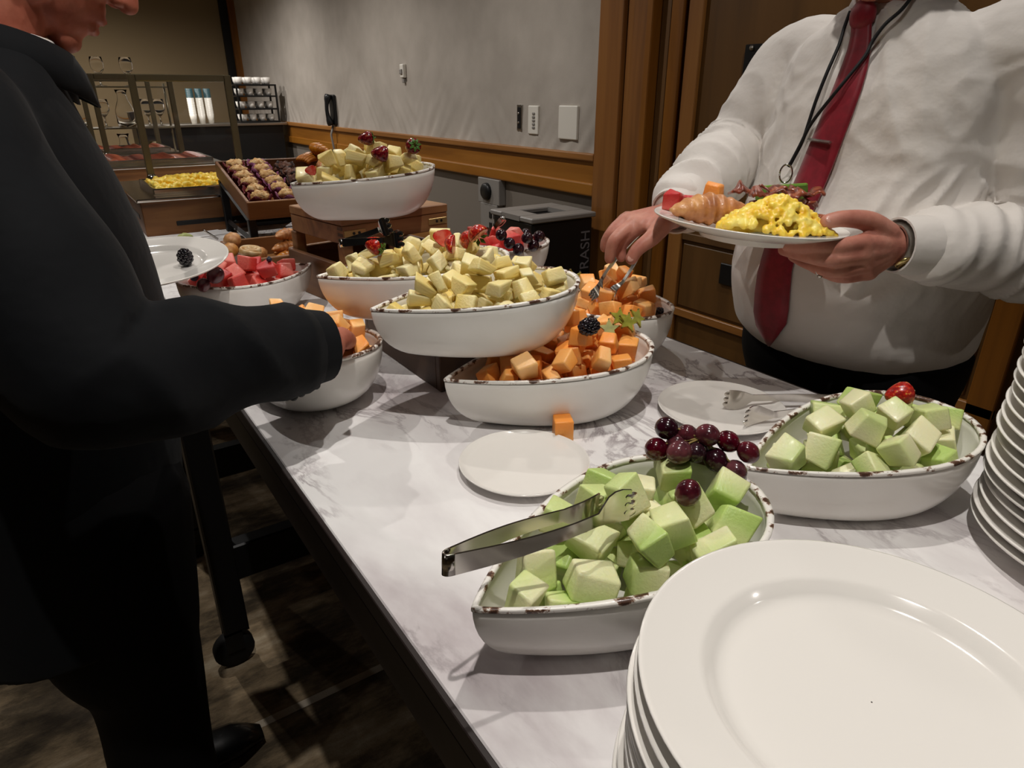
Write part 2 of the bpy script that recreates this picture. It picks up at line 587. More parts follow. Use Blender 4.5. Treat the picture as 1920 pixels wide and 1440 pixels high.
# ------------------------------------------------------------------ trash bin
bx0, bx1, by0, by1, bz = 2.27, 2.75, 3.16, 3.61, .70
s = empty('trash_bin', ((bx0 + bx1) / 2, (by0 + by1) / 2, 0), label='black square trash bin with a grey slotted lid by the wall', cat='trash bin')
hx, hy = (bx1 - bx0) / 2, (by1 - by0) / 2
MB().box((-hx + .015, -hy + .015, 0), (hx - .015, hy - .015, bz - .03), bev=.012, seg=2).build('body', M_DARKP, s)
lid = MB()
lw = .13
lid.box((-hx, -hy, bz - .03), (hx, -hy + lw, bz), bev=.006).box((-hx, hy - lw, bz - .03), (hx, hy, bz), bev=.006)
lid.box((-hx, -hy + lw, bz - .03), (-hx + lw, hy - lw, bz)).box((hx - lw, -hy + lw, bz - .03), (hx, hy - lw, bz))
lido = lid.build('lid', M_GREYP, s)
MB().box((-hx + lw, -hy + lw, bz - .032), (hx - lw, hy - lw, bz - .028)).build('dark_opening', M_BLACK, lido)
tc = bpy.data.curves.new('trash_lettering', 'FONT')
tc.body = 'TRASH'
tc.size = .10
tc.extrude = .001
tc.align_x = 'LEFT'
tco = bpy.data.objects.new('tmp', tc)
COL.objects.link(tco)
dg = bpy.context.evaluated_depsgraph_get()
tme = bpy.data.meshes.new_from_object(tco.evaluated_get(dg))
bpy.data.objects.remove(tco)
tme.materials.clear()
tme.materials.append(mat('grey_print', '#77757a', rough=.6))
# letters run upward on the face towards the table, reading bottom to top
lt = put('lettering', tme, s)
lt.matrix_local = Matrix.Translation((.205, -hy + .0135, .29)) @ Matrix(((0, -1, 0, 0), (0, 0, -1, 0), (1, 0, 0, 0), (0, 0, 0, 1)))

# ================================================================== TABLES
TX0, TX1 = .18, 1.0
def serving_table(y0, y1, label, legs=True):
    t = empty('serving_table', ((TX0 + TX1) / 2, (y0 + y1) / 2, 0), label=label, cat='table', group='marble buffet tables in one line')
    hx, hy = (TX1 - TX0) / 2, (y1 - y0) / 2
    MB().box((-hx + .006, -hy + .001, T - .022), (hx - .006, hy - .001, T), bev=.0015).build('tabletop', M_MARBLE, t)
    MB().box((-hx, -hy, T - .026), (-hx + .006, hy, T - .001), bev=.001).build('edge_band', M_EDGE, t)
    MB().box((hx - .006, -hy, T - .026), (hx, hy, T - .001), bev=.001).build('edge_band', M_EDGE, t)
    MB().box((-hx + .004, -hy, T - .10), (-hx + .03, hy, T - .034), bev=.004).build('apron', M_EDGE, t)
    MB().box((hx - .03, -hy, T - .10), (hx - .004, hy, T - .034), bev=.004).build('apron', M_EDGE, t)
    MB().box((-hx + .012, -hy, T - .036), (hx - .012, hy, T - .022)).build('under_tray', M_BLACK, t)
    if legs:
        for sy in (-1, 1):
            yl = sy * (hy - .26)
            for sx in (-1, 1):
                xl = sx * (hx + .024)
                MB().box((xl - .03, yl - .028, .115), (xl + .03, yl + .028, T - .05), bev=.004).build('leg', M_BLACK, t)
                c = MB().lathe([(.0, -.016), (.046, -.016), (.05, -.01), (.05, .01), (.046, .016), (.0, .016)], 24,
                               Matrix.Translation((xl - .012, yl, .05)) @ Matrix.Rotation(PI / 2, 4, 'X')).build('caster', M_RUBBER, t, True)
                MB().box((xl - .03, yl - .024, .055), (xl + .012, yl - .018, .12)).box((xl - .03, yl + .018, .055), (xl + .012, yl + .024, .12)).box((xl - .03, yl - .024, .108), (xl + .03, yl + .024, .116)).build('caster_fork', M_BLACK, c)
            MB().box((-hx - .02, yl - .022, .26), (hx + .02, yl + .022, .36), bev=.004).build('stretcher', M_BLACK, t)
            MB().box((-hx - .03, yl - .022, T - .11), (hx + .03, yl + .022, T - .05), bev=.004).build('cross_beam', M_BLACK, t)
    return t
serving_table(-.05, 1.755, 'white marble topped buffet table holding the fruit bowls')
serving_table(1.76, 3.565, 'white marble topped buffet table holding the pastry trays')
serving_table(3.57, 5.375, 'white marble topped buffet table holding the bacon pan')
# ================================================================== BOWLS
BL, BW = .335, .205
def outline(phi):
    """teardrop rim: tip at -x, round end at +x"""
    y = sin(phi) * (.06 + .94 * abs(cos(phi / 2))) * 1.26
    return (BL / 2 * cos(phi), BW / 2 * y)
def rim_h(x):
    s = x / BL + .5
    return .083 + .022 * s ** 1.2
def prof(a):
    return .46 + .54 * sin(a) ** .85, 1 - cos(a)
NB = 72
PH = [2 * PI * j / NB for j in range(NB)]
OUT = []
for ph in PH:      # denser sampling near the tip
    q = ph + .28 * sin(ph)
    OUT.append(outline(q))
def bowl_ring(a, off):
    k, zz = prof(a)
    r = []
    for (x, y) in OUT:
        l = math.hypot(x, y)
        f = max(0, (l * k - off)) / l
        r.append((x * f, y * f, max(off * 1.0, rim_h(x * k) * zz + off * (.8 if a < 1.3 else 0))))
    return r
bm_ = MB()
A = [PI / 2 * i / 12 for i in range(13)]
bm_.loft([[(x * .2, y * .2, .002) for x, y in OUT]] + [bowl_ring(a, 0) for a in A] +
         [bowl_ring(a, .0055) for a in reversed(A)] + [[(x * .1, y * .1, .006) for x, y in OUT]], cap=True)
BOWL_ME = recalc(bm_.mesh('bowl_body', M_BOWL))
rb = MB()
rings = []
for (dr, dz) in [(.0008, -.0022), (.0012, 0), (.0008, .0016), (-.0028, .0022), (-.0058, .0014), (-.0068, -.001), (-.0064, -.0028)]:
    rings.append([(x * (1 + dr / math.hypot(x, y)), y * (1 + dr / math.hypot(x, y)), rim_h(x) + dz) for x, y in OUT])
rb.loft(rings, cap=False)
RIM_ME = recalc(rb.mesh('rim', M_RIM))

class Bowl:
    def __init__(s, tip, ang, z, label, scale=1.0, hand=1):
        """tip: xy of the pointed end, ang: direction from tip to round end"""
        s.z = z
        s.ang = ang
        s.sc = scale
        s.c = Vector((tip[0] + cos(ang) * BL / 2 * scale, tip[1] + sin(ang) * BL / 2 * scale))
        o = put('serving_bowl', BOWL_ME, None, (s.c.x, s.c.y, z), (0, 0, ang), (scale,) * 3)
        tag(o, label, 'bowl', 'teardrop serving bowls with chipped rims')
        put('rim', RIM_ME, o)
        s.o = o
    def loc(s, x, y, z):
        """bowl space -> world"""
        v = Vector((x, y, z)) * s.sc
        return Vector((s.c.x + v.x * cos(s.ang) - v.y * sin(s.ang), s.c.y + v.x * sin(s.ang) + v.y * cos(s.ang), s.z + v.z))
    def inv(s, p):
        d = Vector((p[0] - s.c.x, p[1] - s.c.y))
        return Vector(((d.x * cos(s.ang) + d.y * sin(s.ang)) / s.sc, (-d.x * sin(s.ang) + d.y * cos(s.ang)) / s.sc, (p[2] - s.z) / s.sc))

def out_len(phi):
    best = 0
    # radius of the rim in polar direction phi
    return np.interp(phi % (2 * PI), OUT_PH, OUT_LN)
_ph = np.array([math.atan2(y, x) % (2 * PI) for x, y in OUT])
_ln = np.array([math.hypot(x, y) for x, y in OUT])
_o = np.argsort(_ph)
OUT_PH = np.concatenate([[_ph[_o][-1] - 2 * PI], _ph[_o], [_ph[_o][0] + 2 * PI]])
OUT_LN = np.concatenate([[_ln[_o][-1]], _ln[_o], [_ln[_o][0]]])
def floor_z(x, y):
    rho = math.hypot(x, y) / out_len(math.atan2(y, x))
    k = max(0.0, (rho - .46) / .54)
    if k >= 1:
        return 9
    a = math.asin(min(1, k ** (1 / .85)))
    return rim_h(x) * (1 - cos(a)) + .006

# ================================================================== FRUIT MESHES
def chunk_mesh(name, m, e, seed, flat=1.0, skew=.18, bev=.12, long=1.0):
    R = random.Random(seed)
    bm = bmesh.new()
    bmesh.ops.create_cube(bm, size=e)
    tx, ty = (R.random() - .5) * skew, (R.random() - .5) * skew
    for v in bm.verts:
        s = v.co.z / e
        v.co.x = v.co.x * (1 + tx * s * 2) * long + (R.random() - .5) * e * skew
        v.co.y = v.co.y * (1 + ty * s * 2) + (R.random() - .5) * e * skew
        v.co.z = v.co.z * flat + (R.random() - .5) * e * skew
    bmesh.ops.bevel(bm, geom=list(bm.edges), offset=e * bev, segments=2, affect='EDGES', profile=.6)
    for f in bm.faces:
        f.smooth = True
    me = bpy.data.meshes.new(name)
    bm.to_mesh(me)
    bm.free()
    me.materials.append(m)
    return me

def melon_mat(name, inner, mid, outer, sss, bump=.35, fib=False, rough=.42):
    """flesh that is deeper in colour towards the rind side of each piece (local +z)"""
    m = bpy.data.materials.new(name)
    m.use_nodes = True
    N, L = m.node_tree.nodes, m.node_tree.links
    b = N['Principled BSDF']
    b.inputs['Roughness'].default_value = rough
    b.inputs['Subsurface Weight'].default_value = sss
    b.inputs['Subsurface Radius'].default_value = (1, .7, .35)
    b.inputs['Subsurface Scale'].default_value = .006
    b.inputs['Coat Weight'].default_value = .05
    b.inputs['Coat Roughness'].default_value = .15
    tc = N.new('ShaderNodeTexCoord')
    sp = N.new('ShaderNodeSeparateXYZ')
    L.new(tc.outputs['Object'], sp.inputs[0])
    n = N.new('ShaderNodeTexNoise'); n.inputs['Scale'].default_value = 60; n.inputs['Detail'].default_value = 3
    L.new(tc.outputs['Object'], n.inputs['Vector'])
    a1 = N.new('ShaderNodeMath'); a1.operation = 'MULTIPLY_ADD'; a1.inputs[1].default_value = 22; a1.inputs[2].default_value = .2
    L.new(sp.outputs[2], a1.inputs[0])
    oi = N.new('ShaderNodeObjectInfo')
    a2 = N.new('ShaderNodeMath'); a2.operation = 'MULTIPLY_ADD'; a2.inputs[1].default_value = .55
    L.new(oi.outputs['Random'], a2.inputs[0]); L.new(a1.outputs[0], a2.inputs[2])
    a3 = N.new('ShaderNodeMath'); a3.operation = 'MULTIPLY_ADD'; a3.inputs[1].default_value = .25
    L.new(n.outputs['Fac'], a3.inputs[0]); L.new(a2.outputs[0], a3.inputs[2])
    r = N.new('ShaderNodeValToRGB')
    e = r.color_ramp.elements
    e[0].position, e[0].color = .15, lin(inner)
    e[1].position, e[1].color = 1.0, lin(outer)
    k = e.new(.6); k.color = lin(mid)
    L.new(a3.outputs[0], r.inputs[0])
    L.new(r.outputs[0], b.inputs['Base Color'])
    n2 = N.new('ShaderNodeTexNoise'); n2.inputs['Scale'].default_value = 320 if not fib else 150; n2.inputs['Detail'].default_value = 4
    if fib:
        mp = N.new('ShaderNodeMapping'); mp.inputs['Scale'].default_value = (.25, 2.2, 2.2)
        L.new(tc.outputs['Object'], mp.inputs[0]); L.new(mp.outputs[0], n2.inputs['Vector'])
    else:
        L.new(tc.outputs['Object'], n2.inputs['Vector'])
    bp = N.new('ShaderNodeBump'); bp.inputs['Strength'].default_value = bump; bp.inputs['Distance'].default_value = .0015
    L.new(n2.outputs['Fac'], bp.inputs['Height'])
    L.new(bp.outputs[0], b.inputs['Normal'])
    return m

M_HONEYDEW = melon_mat('honeydew_flesh', '#ece9bd', '#d9e2a0', '#b9d377', .25)
M_CANT = melon_mat('cantaloupe_flesh', '#ffc784', '#ffb25e', '#ff9f42', .25)
M_PINE = melon_mat('pineapple_flesh', '#faeebb', '#f5e4a2', '#ead078', .25, .6, True)
M_WATER = melon_mat('watermelon_flesh', '#e88375', '#dc4f45', '#c92f31', .25, .6)
CUBES = {
    'honeydew': [chunk_mesh('honeydew_cube', M_HONEYDEW, .0305, 10 + k, [1, .8, 1.15, .9, 1][k % 5], .28, .10, [1, 1.15, .9, 1.2][k % 4]) for k in range(9)],
    'cantaloupe': [chunk_mesh('cantaloupe_cube', M_CANT, .0265, 40 + k, [1, .75, 1.15, .9][k % 4], .22, .11, [1, 1.2, .95][k % 3]) for k in range(9)],
    'pineapple': [chunk_mesh('pineapple_chunk', M_PINE, .0255, 70 + k, [.7, .9, 1, .6][k % 4], .32, .12, [1, 1.25, .9][k % 3]) for k in range(9)],
    'watermelon': [chunk_mesh('watermelon_cube', M_WATER, .033, 90 + k, [1, .85, 1.1][k % 3], .3, .13) for k in range(7)],
}
NAMES = {'honeydew': 'honeydew_cube', 'cantaloupe': 'cantaloupe_cube', 'pineapple': 'pineapple_chunk', 'watermelon': 'watermelon_cube'}
def floor_np(x, y):
    l = np.maximum(1e-5, np.hypot(x, y)) + .0075        # inner face of the wall
    rho = l / np.interp(np.arctan2(y, x) % (2 * PI), OUT_PH, OUT_LN)
    k = np.clip((rho - .46) / .54, 0, 1)
    a = np.arcsin(k ** (1 / .85))
    xr = np.clip(x / BL + .5, 0, 1)
    rh = .083 + .022 * xr ** 1.2
    return np.where(rho >= 1, rh + .004, rh * (1 - np.cos(a)) + .0078), rho, rh
GS = .0015                                # grid of the height maps the pieces are stacked on
def planes(me):
    ns = np.array([p.normal for p in me.polygons])
    cs = np.array([p.center for p in me.polygons])
    return ns, (ns * cs).sum(1)
PLANES = {}
def foot(me, Rl, k):
    """under- and upper-side height maps of a turned piece: (half size in cells, low, high)"""
    if me.name not in PLANES:
        PLANES[me.name] = planes(me) + (np.array([v.co for v in me.vertices]),)
    n0, d0, co = PLANES[me.name]
    n = n0 @ Rl.T
    d = d0 * k
    ext = np.abs((co * k) @ Rl.T)[:, :2].max()
    m = int(ext / GS) + 1
    g = np.arange(-m, m + 1) * GS
    X, Y = np.meshgrid(g, g, indexing='ij')
    low = np.full(X.shape, -1.0); high = np.full(X.shape, 1.0); ok = np.ones(X.shape, bool)
    for (nx, ny, nz), dd in zip(n, d):
        r_ = dd - nx * X - ny * Y
        if nz < -.03:
            low = np.maximum(low, r_ / nz)
        elif nz > .03:
            high = np.minimum(high, r_ / nz)
        else:
            ok &= r_ > 0
    ok &= low < high
    return m, low, high, ok
TREES = {}
def scatter(bowl, kind, n, r, label, group, seed=1, top=.03, region=None, scale=1.0, tilt=.55, fixed=(), lids=()):
    """pieces are lowered one by one, each to the lowest free spot found, until the heap has its height"""
    R = random.Random(seed * 7 + 3)
    sc = bowl.sc
    mx_, my_ = int(BL / 2 * sc / GS) + 22, int(BW / 2 * sc / GS) + 26
    gx, gy = np.arange(-mx_, mx_ + 1) * GS, np.arange(-my_, my_ + 1) * GS
    X, Y = np.meshgrid(gx, gy, indexing='ij')
    f, rho, rh = floor_np(X / sc, Y / sc)
    l = np.maximum(1e-5, np.hypot(X, Y) / sc)
    rho_o = l / np.interp(np.arctan2(Y, X) % (2 * PI), OUT_PH, OUT_LN)
    H = np.where(rho_o > 1.0, 9.0, f * sc)
    wx = bowl.c.x + X * cos(bowl.ang) - Y * sin(bowl.ang)
    wy = bowl.c.y + X * sin(bowl.ang) + Y * cos(bowl.ang)
    LID = np.full(X.shape, 9.0)
    for b in lids:                         # undersides of bowls that stand over this one
        ex, ey = wx - b.c.x, wy - b.c.y
        bx_ = (ex * cos(b.ang) + ey * sin(b.ang)) / b.sc
        by_ = (-ex * sin(b.ang) + ey * cos(b.ang)) / b.sc
        rb2 = np.hypot(bx_, by_) / np.interp(np.arctan2(by_, bx_) % (2 * PI), OUT_PH, OUT_LN)
        kk = np.clip((rb2 - .48) / .54, 0, 1)
        hh_ = (.083 + .022 * np.clip(bx_ / BL + .5, 0, 1) ** 1.2) * (1 - np.cos(np.arcsin(kk ** (1 / .85))))
        LID = np.minimum(LID, np.where(rb2 < 1.03, b.z - bowl.z + hh_ * b.sc - .003, 9))
    for (q, qr) in fixed:                  # a hand in the bowl
        d2 = qr * qr - (wx - q[0]) ** 2 - (wy - q[1]) ** 2
        LID = np.minimum(LID, np.where(d2 > 0, q[2] - bowl.z - np.sqrt(np.maximum(d2, 0)), 9))
    CEIL = (rh - .014 + (top + .018) * (1 - np.minimum(rho_o, 1) ** 2.2)) * sc
    made = []
    fails = 0
    while len(made) < n and fails < 9:
        best = None
        for _ in range(5):
            me = R.choice(CUBES[kind])
            k = scale * R.uniform(.93, 1.07)
            rot = Euler((R.choice((0, PI / 2, PI, -PI / 2)) + R.uniform(-tilt, tilt), R.uniform(-tilt, tilt), R.uniform(0, 6.28))).to_matrix()
            Rl = np.array(rot)
            m, lo, hi, ok = foot(me, Rl, k)
            for _ in range(26):
                ix, iy = R.randint(m, 2 * mx_ - m), R.randint(m, 2 * my_ - m)
                if rho_o[ix, iy] > .97 or (region and not region(gx[ix] / sc / (BL / 2), gy[iy] / sc / (BW / 2))):
                    continue
                h = H[ix - m:ix + m + 1, iy - m:iy + m + 1]
                gap = np.where(ok, h - lo, -9)
                z = gap.max()
                if z > CEIL[ix, iy] or z > 1:
                    continue
                if lids or fixed:
                    if (np.where(ok, hi + z - LID[ix - m:ix + m + 1, iy - m:iy + m + 1], -9)).max() > 0:
                        continue
                loose = (z - gap[ok]).mean()        # air left under the piece
                q = z + loose * .9
                if best is None or q < best[0]:
                    best = (q, z, ix, iy, me, k, rot, m, hi, ok)
        if best is None:
            fails += 1
            continue
        _, z, ix, iy, me, k, rot, m, hi, ok = best
        z -= .0006
        v = H[ix - m:ix + m + 1, iy - m:iy + m + 1]
        v[ok] = np.maximum(v[ok], (hi + z)[ok])
        o = put(NAMES[kind], me, None, (wx[ix, iy], wy[ix, iy], bowl.z + z), (Matrix.Rotation(bowl.ang, 3, 'Z') @ rot).to_euler(), (k,) * 3)
        tag(o, label, kind, group)
        made.append(o)
    TREES[bowl] = [bvh(made)[0], bvh([bowl.o])[0]]
    return made
def rest(o, bowl, u=None, v=None, back=.04, far=.14, lift=.012, slide=True):
    """a garnish comes to lie where its line of sight meets the heap, touching what carries it"""
    if u is not None:
        d = ray(u, v).normalized()
        hs = [h for h in (t.ray_cast(Vector((0, 0, HC)), d) for t in TREES[bowl]) if h[0] is not None]
        if hs:
            o.location = min(hs, key=lambda h: h[3])[0] - d * lift
    if slide:
        settle(o, (0, 0, -1), TREES[bowl], .001, back, far)
    TREES[bowl].append(bvh([o])[0])
    return o

# ------------------------------------------------------------------ berries and grapes
M_GRAPE = mat('red_grape_skin', rough=.18, ramp=[(.35, '#3a0f1a'), (.7, '#6e2530')], scale=55, vary=.25, coat=.3, sss=.1)
M_GRAPED = mat('dark_grape_skin', rough=.18, ramp=[(.35, '#1c0a12'), (.7, '#3b1522')], scale=55, vary=.2, coat=.3)
M_STEM = mat('green_brown_stem', '#8f7a45', rough=.6)
M_BLACKB = mat('blackberry_skin', rough=.2, ramp=[(.4, '#0b080d'), (.7, '#21161f')], scale=90, coat=.3)
M_STRAW = mat('strawberry_skin', rough=.25, ramp=[(.40, '#8f1512'), (.62, '#c4291d'), (.75, '#e0b050')], scale=240, detail=1, bump=.4, bscale=240, coat=.3)
M_STRAWD = mat('dark_strawberry_skin', rough=.22, ramp=[(.42, '#5c0d16'), (.62, '#8d1a25'), (.78, '#c59a4c')], scale=240, detail=1, bump=.4, bscale=240, coat=.3)
M_LEAF = mat('strawberry_leaf', '#4d7a2c', rough=.5)
M_BLUE = mat('blueberry_skin', '#23263c', rough=.45, vary=.2)
GRAPE_ME = MB().ball((0, 0, 0), .0118, 18, sc=(1, 1, 1.14)).mesh('grape', M_GRAPE)
GRAPED_ME = MB().ball((0, 0, 0), .0118, 18, sc=(1, 1, 1.1)).mesh('grape_dark', M_GRAPED)
BLUE_ME = MB().ball((0, 0, 0), .0075, 16, sc=(1, 1, .88)).lathe([(.003, .0060), (.0034, .0078), (.0022, .0066)], 10).mesh('blueberry', M_BLUE)
def blackberry_mesh():
    mb = MB()
    R = random.Random(3)
    for k in range(46):
        zz = -1 + 2 * (k + .5) / 46
        a = k * 2.39996
        w = math.sqrt(1 - zz * zz)
        mb.ball((.0085 * w * cos(a), .0085 * w * sin(a), .0112 * zz), .0033 + .0004 * R.random(), 8)
    mb.ball((0, 0, 0), .008, 10, sc=(1, 1, 1.2))
    return mb.mesh('blackberry', M_BLACKB)
BLACKB_ME = blackberry_mesh()
def strawberry_mesh(m):
    mb = MB()
    pr = [(.0005, -.019), (.004, -.018), (.0085, -.013), (.0125, -.005), (.0145, .002), (.0138, .008), (.010, .0115), (.004, .0125), (.0005, .0125)]
    mb.lathe(pr, 24)
    return mb.mesh('strawberry', m)
STRAW_ME, STRAWD_ME = strawberry_mesh(M_STRAW), strawberry_mesh(M_STRAWD)
cal = MB()
for k in range(7):
    a = 2 * PI * k / 7
    d = Vector((cos(a), sin(a), 0)); e = Vector((-sin(a), cos(a), 0))
    cal.add([d * .002 + Vector((0, 0, .0128)), d * .007 + e * .003 + Vector((0, 0, .0135)), d * .0135 + Vector((0, 0, .0115)), d * .007 - e * .003 + Vector((0, 0, .0135)),
             d * .002 + Vector((0, 0, .0136)), d * .007 + e * .003 + Vector((0, 0, .0143)), d * .0135 + Vector((0, 0, .0120)), d * .007 - e * .003 + Vector((0, 0, .0143))],
            [(0, 1, 2, 3), (7, 6, 5, 4), (0, 4, 5, 1), (1, 5, 6, 2), (2, 6, 7, 3), (3, 7, 4, 0)])
cal.tube([(0, 0, .0125), (.001, 0, .019)], .0012, 6)
CAL_ME = cal.mesh('calyx', M_LEAF, False)
half = MB()
half.lathe([(.0005, -.019), (.004, -.018), (.0085, -.013), (.0125, -.005), (.0145, .002), (.0138, .008), (.010, .0115), (.0005, .0125)], 24)
half.v = [Vector((p.x, max(p.y, -.001), p.z)) for p in half.v]
M_STRAWIN = mat('cut_strawberry_flesh', rough=.3, ramp=[(.4, '#d6392c'), (.6, '#e57a66')], scale=70, coat=.2)
HALF_ME = half.mesh('strawberry_half', M_STRAW)
face = MB()
fp = [(0, -.0185), (.004, -.0175), (.008, -.0128), (.0118, -.005), (.0138, .002), (.013, .0075), (.0095, .0108), (0, .0118)]
ring = [(x, -.0016, z) for x, z in fp] + [(-x, -.0016, z) for x, z in reversed(fp[1:-1])]
face.add(ring, [tuple(range(len(ring)))])
FACE_ME = face.mesh('cut_face', M_STRAWIN, False)

def strawberry(p, rot, label, dark=False, leaf=True, group='strawberries among the cut fruit', sc=1.0):
    o = put('strawberry', STRAWD_ME if dark else STRAW_ME, None, p, rot, (sc,) * 3)
    tag(o, label, 'strawberry', group)
    if leaf:
        put('calyx', CAL_ME, o)
    return o
def straw_half(p, rot, label, sc=1.0, leaf=False):
    o = put('strawberry_half', HALF_ME, None, p, rot, (sc,) * 3)
    tag(o, label, 'strawberry', 'strawberries among the cut fruit')
    put('cut_face', FACE_ME, o)
    if leaf:
        put('calyx', CAL_ME, o)
    return o

def tongs(name, label, bend, tipA, tipB, up, length_w=.0165, group='steel serving tongs'):
    """two flat spring arms from the bend to scalloped heads; up = direction of the strip width"""
    o = empty(name, bend, label=label, cat='tongs', group=group)
    up = Vector(up).normalized()
    for s_, tp in ((1, tipA), (-1, tipB)):
        d = Vector(tp) - Vector(bend)
        L_ = d.length
        ax = d.normalized()
        side = up.cross(ax).normalized()
        upp = ax.cross(side).normalized()
        mid = (Vector(tipA) + Vector(tipB)) / 2
        sg = 1 if (Vector(tp) - mid).dot(side) > 0 else -1
        mb = MB()
        rings = []
        n = 22
        for i in range(n + 1):
            f = i / n
            x = f * L_
            bow = sg * .006 * sin(PI * min(1, f * 1.15))
            near = sg * .0042 * (1 - f)
            w = length_w * (1 - .35 * min(1, f * 1.6)) / 2
            if f > .78:
                g = (f - .78) / .22
                w = length_w * .30 + (.0105 * sin(PI * min(1, g * .62 + .02)))
                cup = -sg * .007 * sin(PI * g * .8)
            else:
                cup = 0
                g = 0
            c_ = ax * x + side * (bow + near + cup)
            th = .0009
            rings.append([c_ + upp * w + side * th, c_ + upp * w - side * th, c_ - upp * w - side * th, c_ - upp * w + side * th])
        # scalloped end: three lobes
        mb.loft(rings)
        ce = rings[-1]
        c_ = sum((Vector(q) for q in ce), Vector()) / 4
        for l_ in (-1, 0, 1):
            mb.ball((0, 0, 0), .0052, 10, Matrix.Translation(c_ + upp * l_ * .0082 + ax * .001) @ Matrix(((ax.x, upp.x, side.x, 0), (ax.y, upp.y, side.y, 0), (ax.z, upp.z, side.z, 0), (0, 0, 0, 1))), (1.25, .82, .22))
            k0 = len(mb.v) - 0
        ob = mb.build('arm', M_STEEL, o, True)
        auto_smooth(ob, 50)
    # bend: a short rounded bridge
    mb = MB()
    dA = (Vector(tipA) - Vector(bend)).normalized()
    dB = (Vector(tipB) - Vector(bend)).normalized()
    ax = (dA + dB).normalized()
    side = up.cross(ax).normalized()
    upp = ax.cross(side).normalized()
    rings = []
    for i in range(13):
        a = -PI / 2 + PI * i / 12
        for_ = -cos(a) * .008
        c_ = ax * for_ + side * sin(a) * .0042
        nrm = (ax * -cos(a) + side * sin(a))
        w = length_w / 2
        rings.append([c_ + upp * w + nrm * .0009, c_ + upp * w - nrm * .0009, c_ - upp * w - nrm * .0009, c_ - upp * w + nrm * .0009])
    mb.loft(rings)
    mb.build('spring_bend', M_STEEL, o, True)
    return o
# ================================================================== BOWLS ON THE TABLE
Z0 = T
RZ = 1.010        # top of the dark riser
def tipdir(tu, tv, eu, ev, z, k=1.0):
    a, b = Pz(tu, tv, z + .083 * k), Pz(eu, ev, z + .105 * k)
    return (a.x, a.y), math.atan2(b.y - a.y, b.x - a.x) + rad(10)
tip, an = tipdir(885, 1135, 1440, 930, Z0)
b_melF = Bowl(tip, an, Z0, 'teardrop bowl of honeydew cubes with a grape cluster, next to the wide plate stack', .95)
tip, an = tipdir(1403, 868, 1838, 790, Z0)
b_melR = Bowl(tip, an, Z0, 'teardrop bowl of honeydew cubes with one red strawberry, beside the tall plate stack', .93)
tip, an = tipdir(833, 712, 1232, 650, Z0)
b_canF = Bowl(tip, an, Z0, 'teardrop bowl of cantaloupe cubes topped with a blackberry and star fruit slices')
tip, an = tipdir(695, 580, 1072, 530, RZ, .93)
b_pinF = Bowl(tip, an, RZ, 'teardrop bowl of plain pineapple chunks on the dark wooden riser, behind the star fruit bowl', .93)
tip, an = tipdir(595, 518, 955, 485, RZ, .95)
b_pinB = Bowl(tip, an, RZ, 'teardrop bowl of pineapple with red strawberry pieces and a serving tong', .95)
tip, an = tipdir(545, 345, 815, 310, 1.105)
b_pinT = Bowl(tip, an, 1.105, 'teardrop bowl of pineapple and whole strawberries raised on the oak box')
b_canR = Bowl((.972, 1.077), rad(-125), Z0, 'teardrop bowl of cantaloupe cubes being served with tongs')
e = Pz(604, 490, Z0 + .083)
b_watL = Bowl((e.x - .030, e.y - .006), rad(205), Z0, 'teardrop bowl of watermelon cubes in front of the croissant tray')
WZ = .945
e = Pz(1030, 452, WZ + .105)
an = rad(-38)
b_watB = Bowl((e.x - cos(an) * BL, e.y - sin(an) * BL), an, WZ, 'teardrop bowl of watermelon and dark grapes near the trash bin side')
e = Pz(664, 668, Z0 + .105)
an = rad(-78)
b_canL = Bowl((e.x - cos(an) * BL, e.y - sin(an) * BL), an, Z0, 'teardrop bowl of cantaloupe cubes under the dark suit sleeve')

# ------------------------------------------------------------------ garnish first (positions taken on the heaps), then the cubes around it
# honeydew, front
gpos = [(1255, 814, .722), (1244, 843, .715), (1279, 855, .71), (1307, 855, .705), (1324, 827, .715), (1354, 831, .716), (1341, 861, .706),
        (1390, 856, .705), (1380, 869, .70), (1303, 882, .712), (1287, 834, .728), (1268, 836, .732)]
scatter(b_melF, 'honeydew', 92, .0172, 'pale green honeydew cube heaped in the bowl with the grape cluster', 'honeydew cubes beside the grapes', 3, .026, scale=.98)
G0 = Pt(1310, 850, .715)
gr = empty('grape_cluster', G0, label='cluster of dark red grapes resting on the honeydew by the rim', cat='grapes')
R = random.Random(5)
gdone, gob = [], []
base = TREES[b_melF][:2]
for k, (u, v, t) in enumerate(gpos):
    o = put('grape', GRAPE_ME if k % 3 else GRAPED_ME, None, Pt(u, v, t), (R.random() * 3, R.random() * 3, 0), (R.uniform(.9, 1.05),) * 3)
    d = ray(u, v).normalized()
    hs = [h for h in (t_.ray_cast(Vector((0, 0, HC)), d) for t_ in base) if h[0] is not None]
    if hs:
        o.location = min(hs, key=lambda h: h[3])[0] - d * .010
        settle(o, (0, 0, -1), base, .0008, .012, .02)
    gob.append((o, d, bool(hs)))
tm = sum((Vector(o.location) - Vector((0, 0, HC))).length for o, d, h in gob if h) / max(1, sum(h for o, d, h in gob))
for o, d, h in gob:                        # grapes past the rim hang beside the others
    if not h:
        o.location = Vector((0, 0, HC)) + d * tm
gdone = [Vector(o.location) for o, d, h in gob]
for _ in range(60):                        # skins touch, they do not pass through each other
    for a in range(len(gdone)):
        for b2 in range(a + 1, len(gdone)):
            e = gdone[b2] - gdone[a]
            if e.length < .0222:
                w = e.normalized() * (.0222 - e.length) * .5
                gdone[a] -= w
                gdone[b2] += w
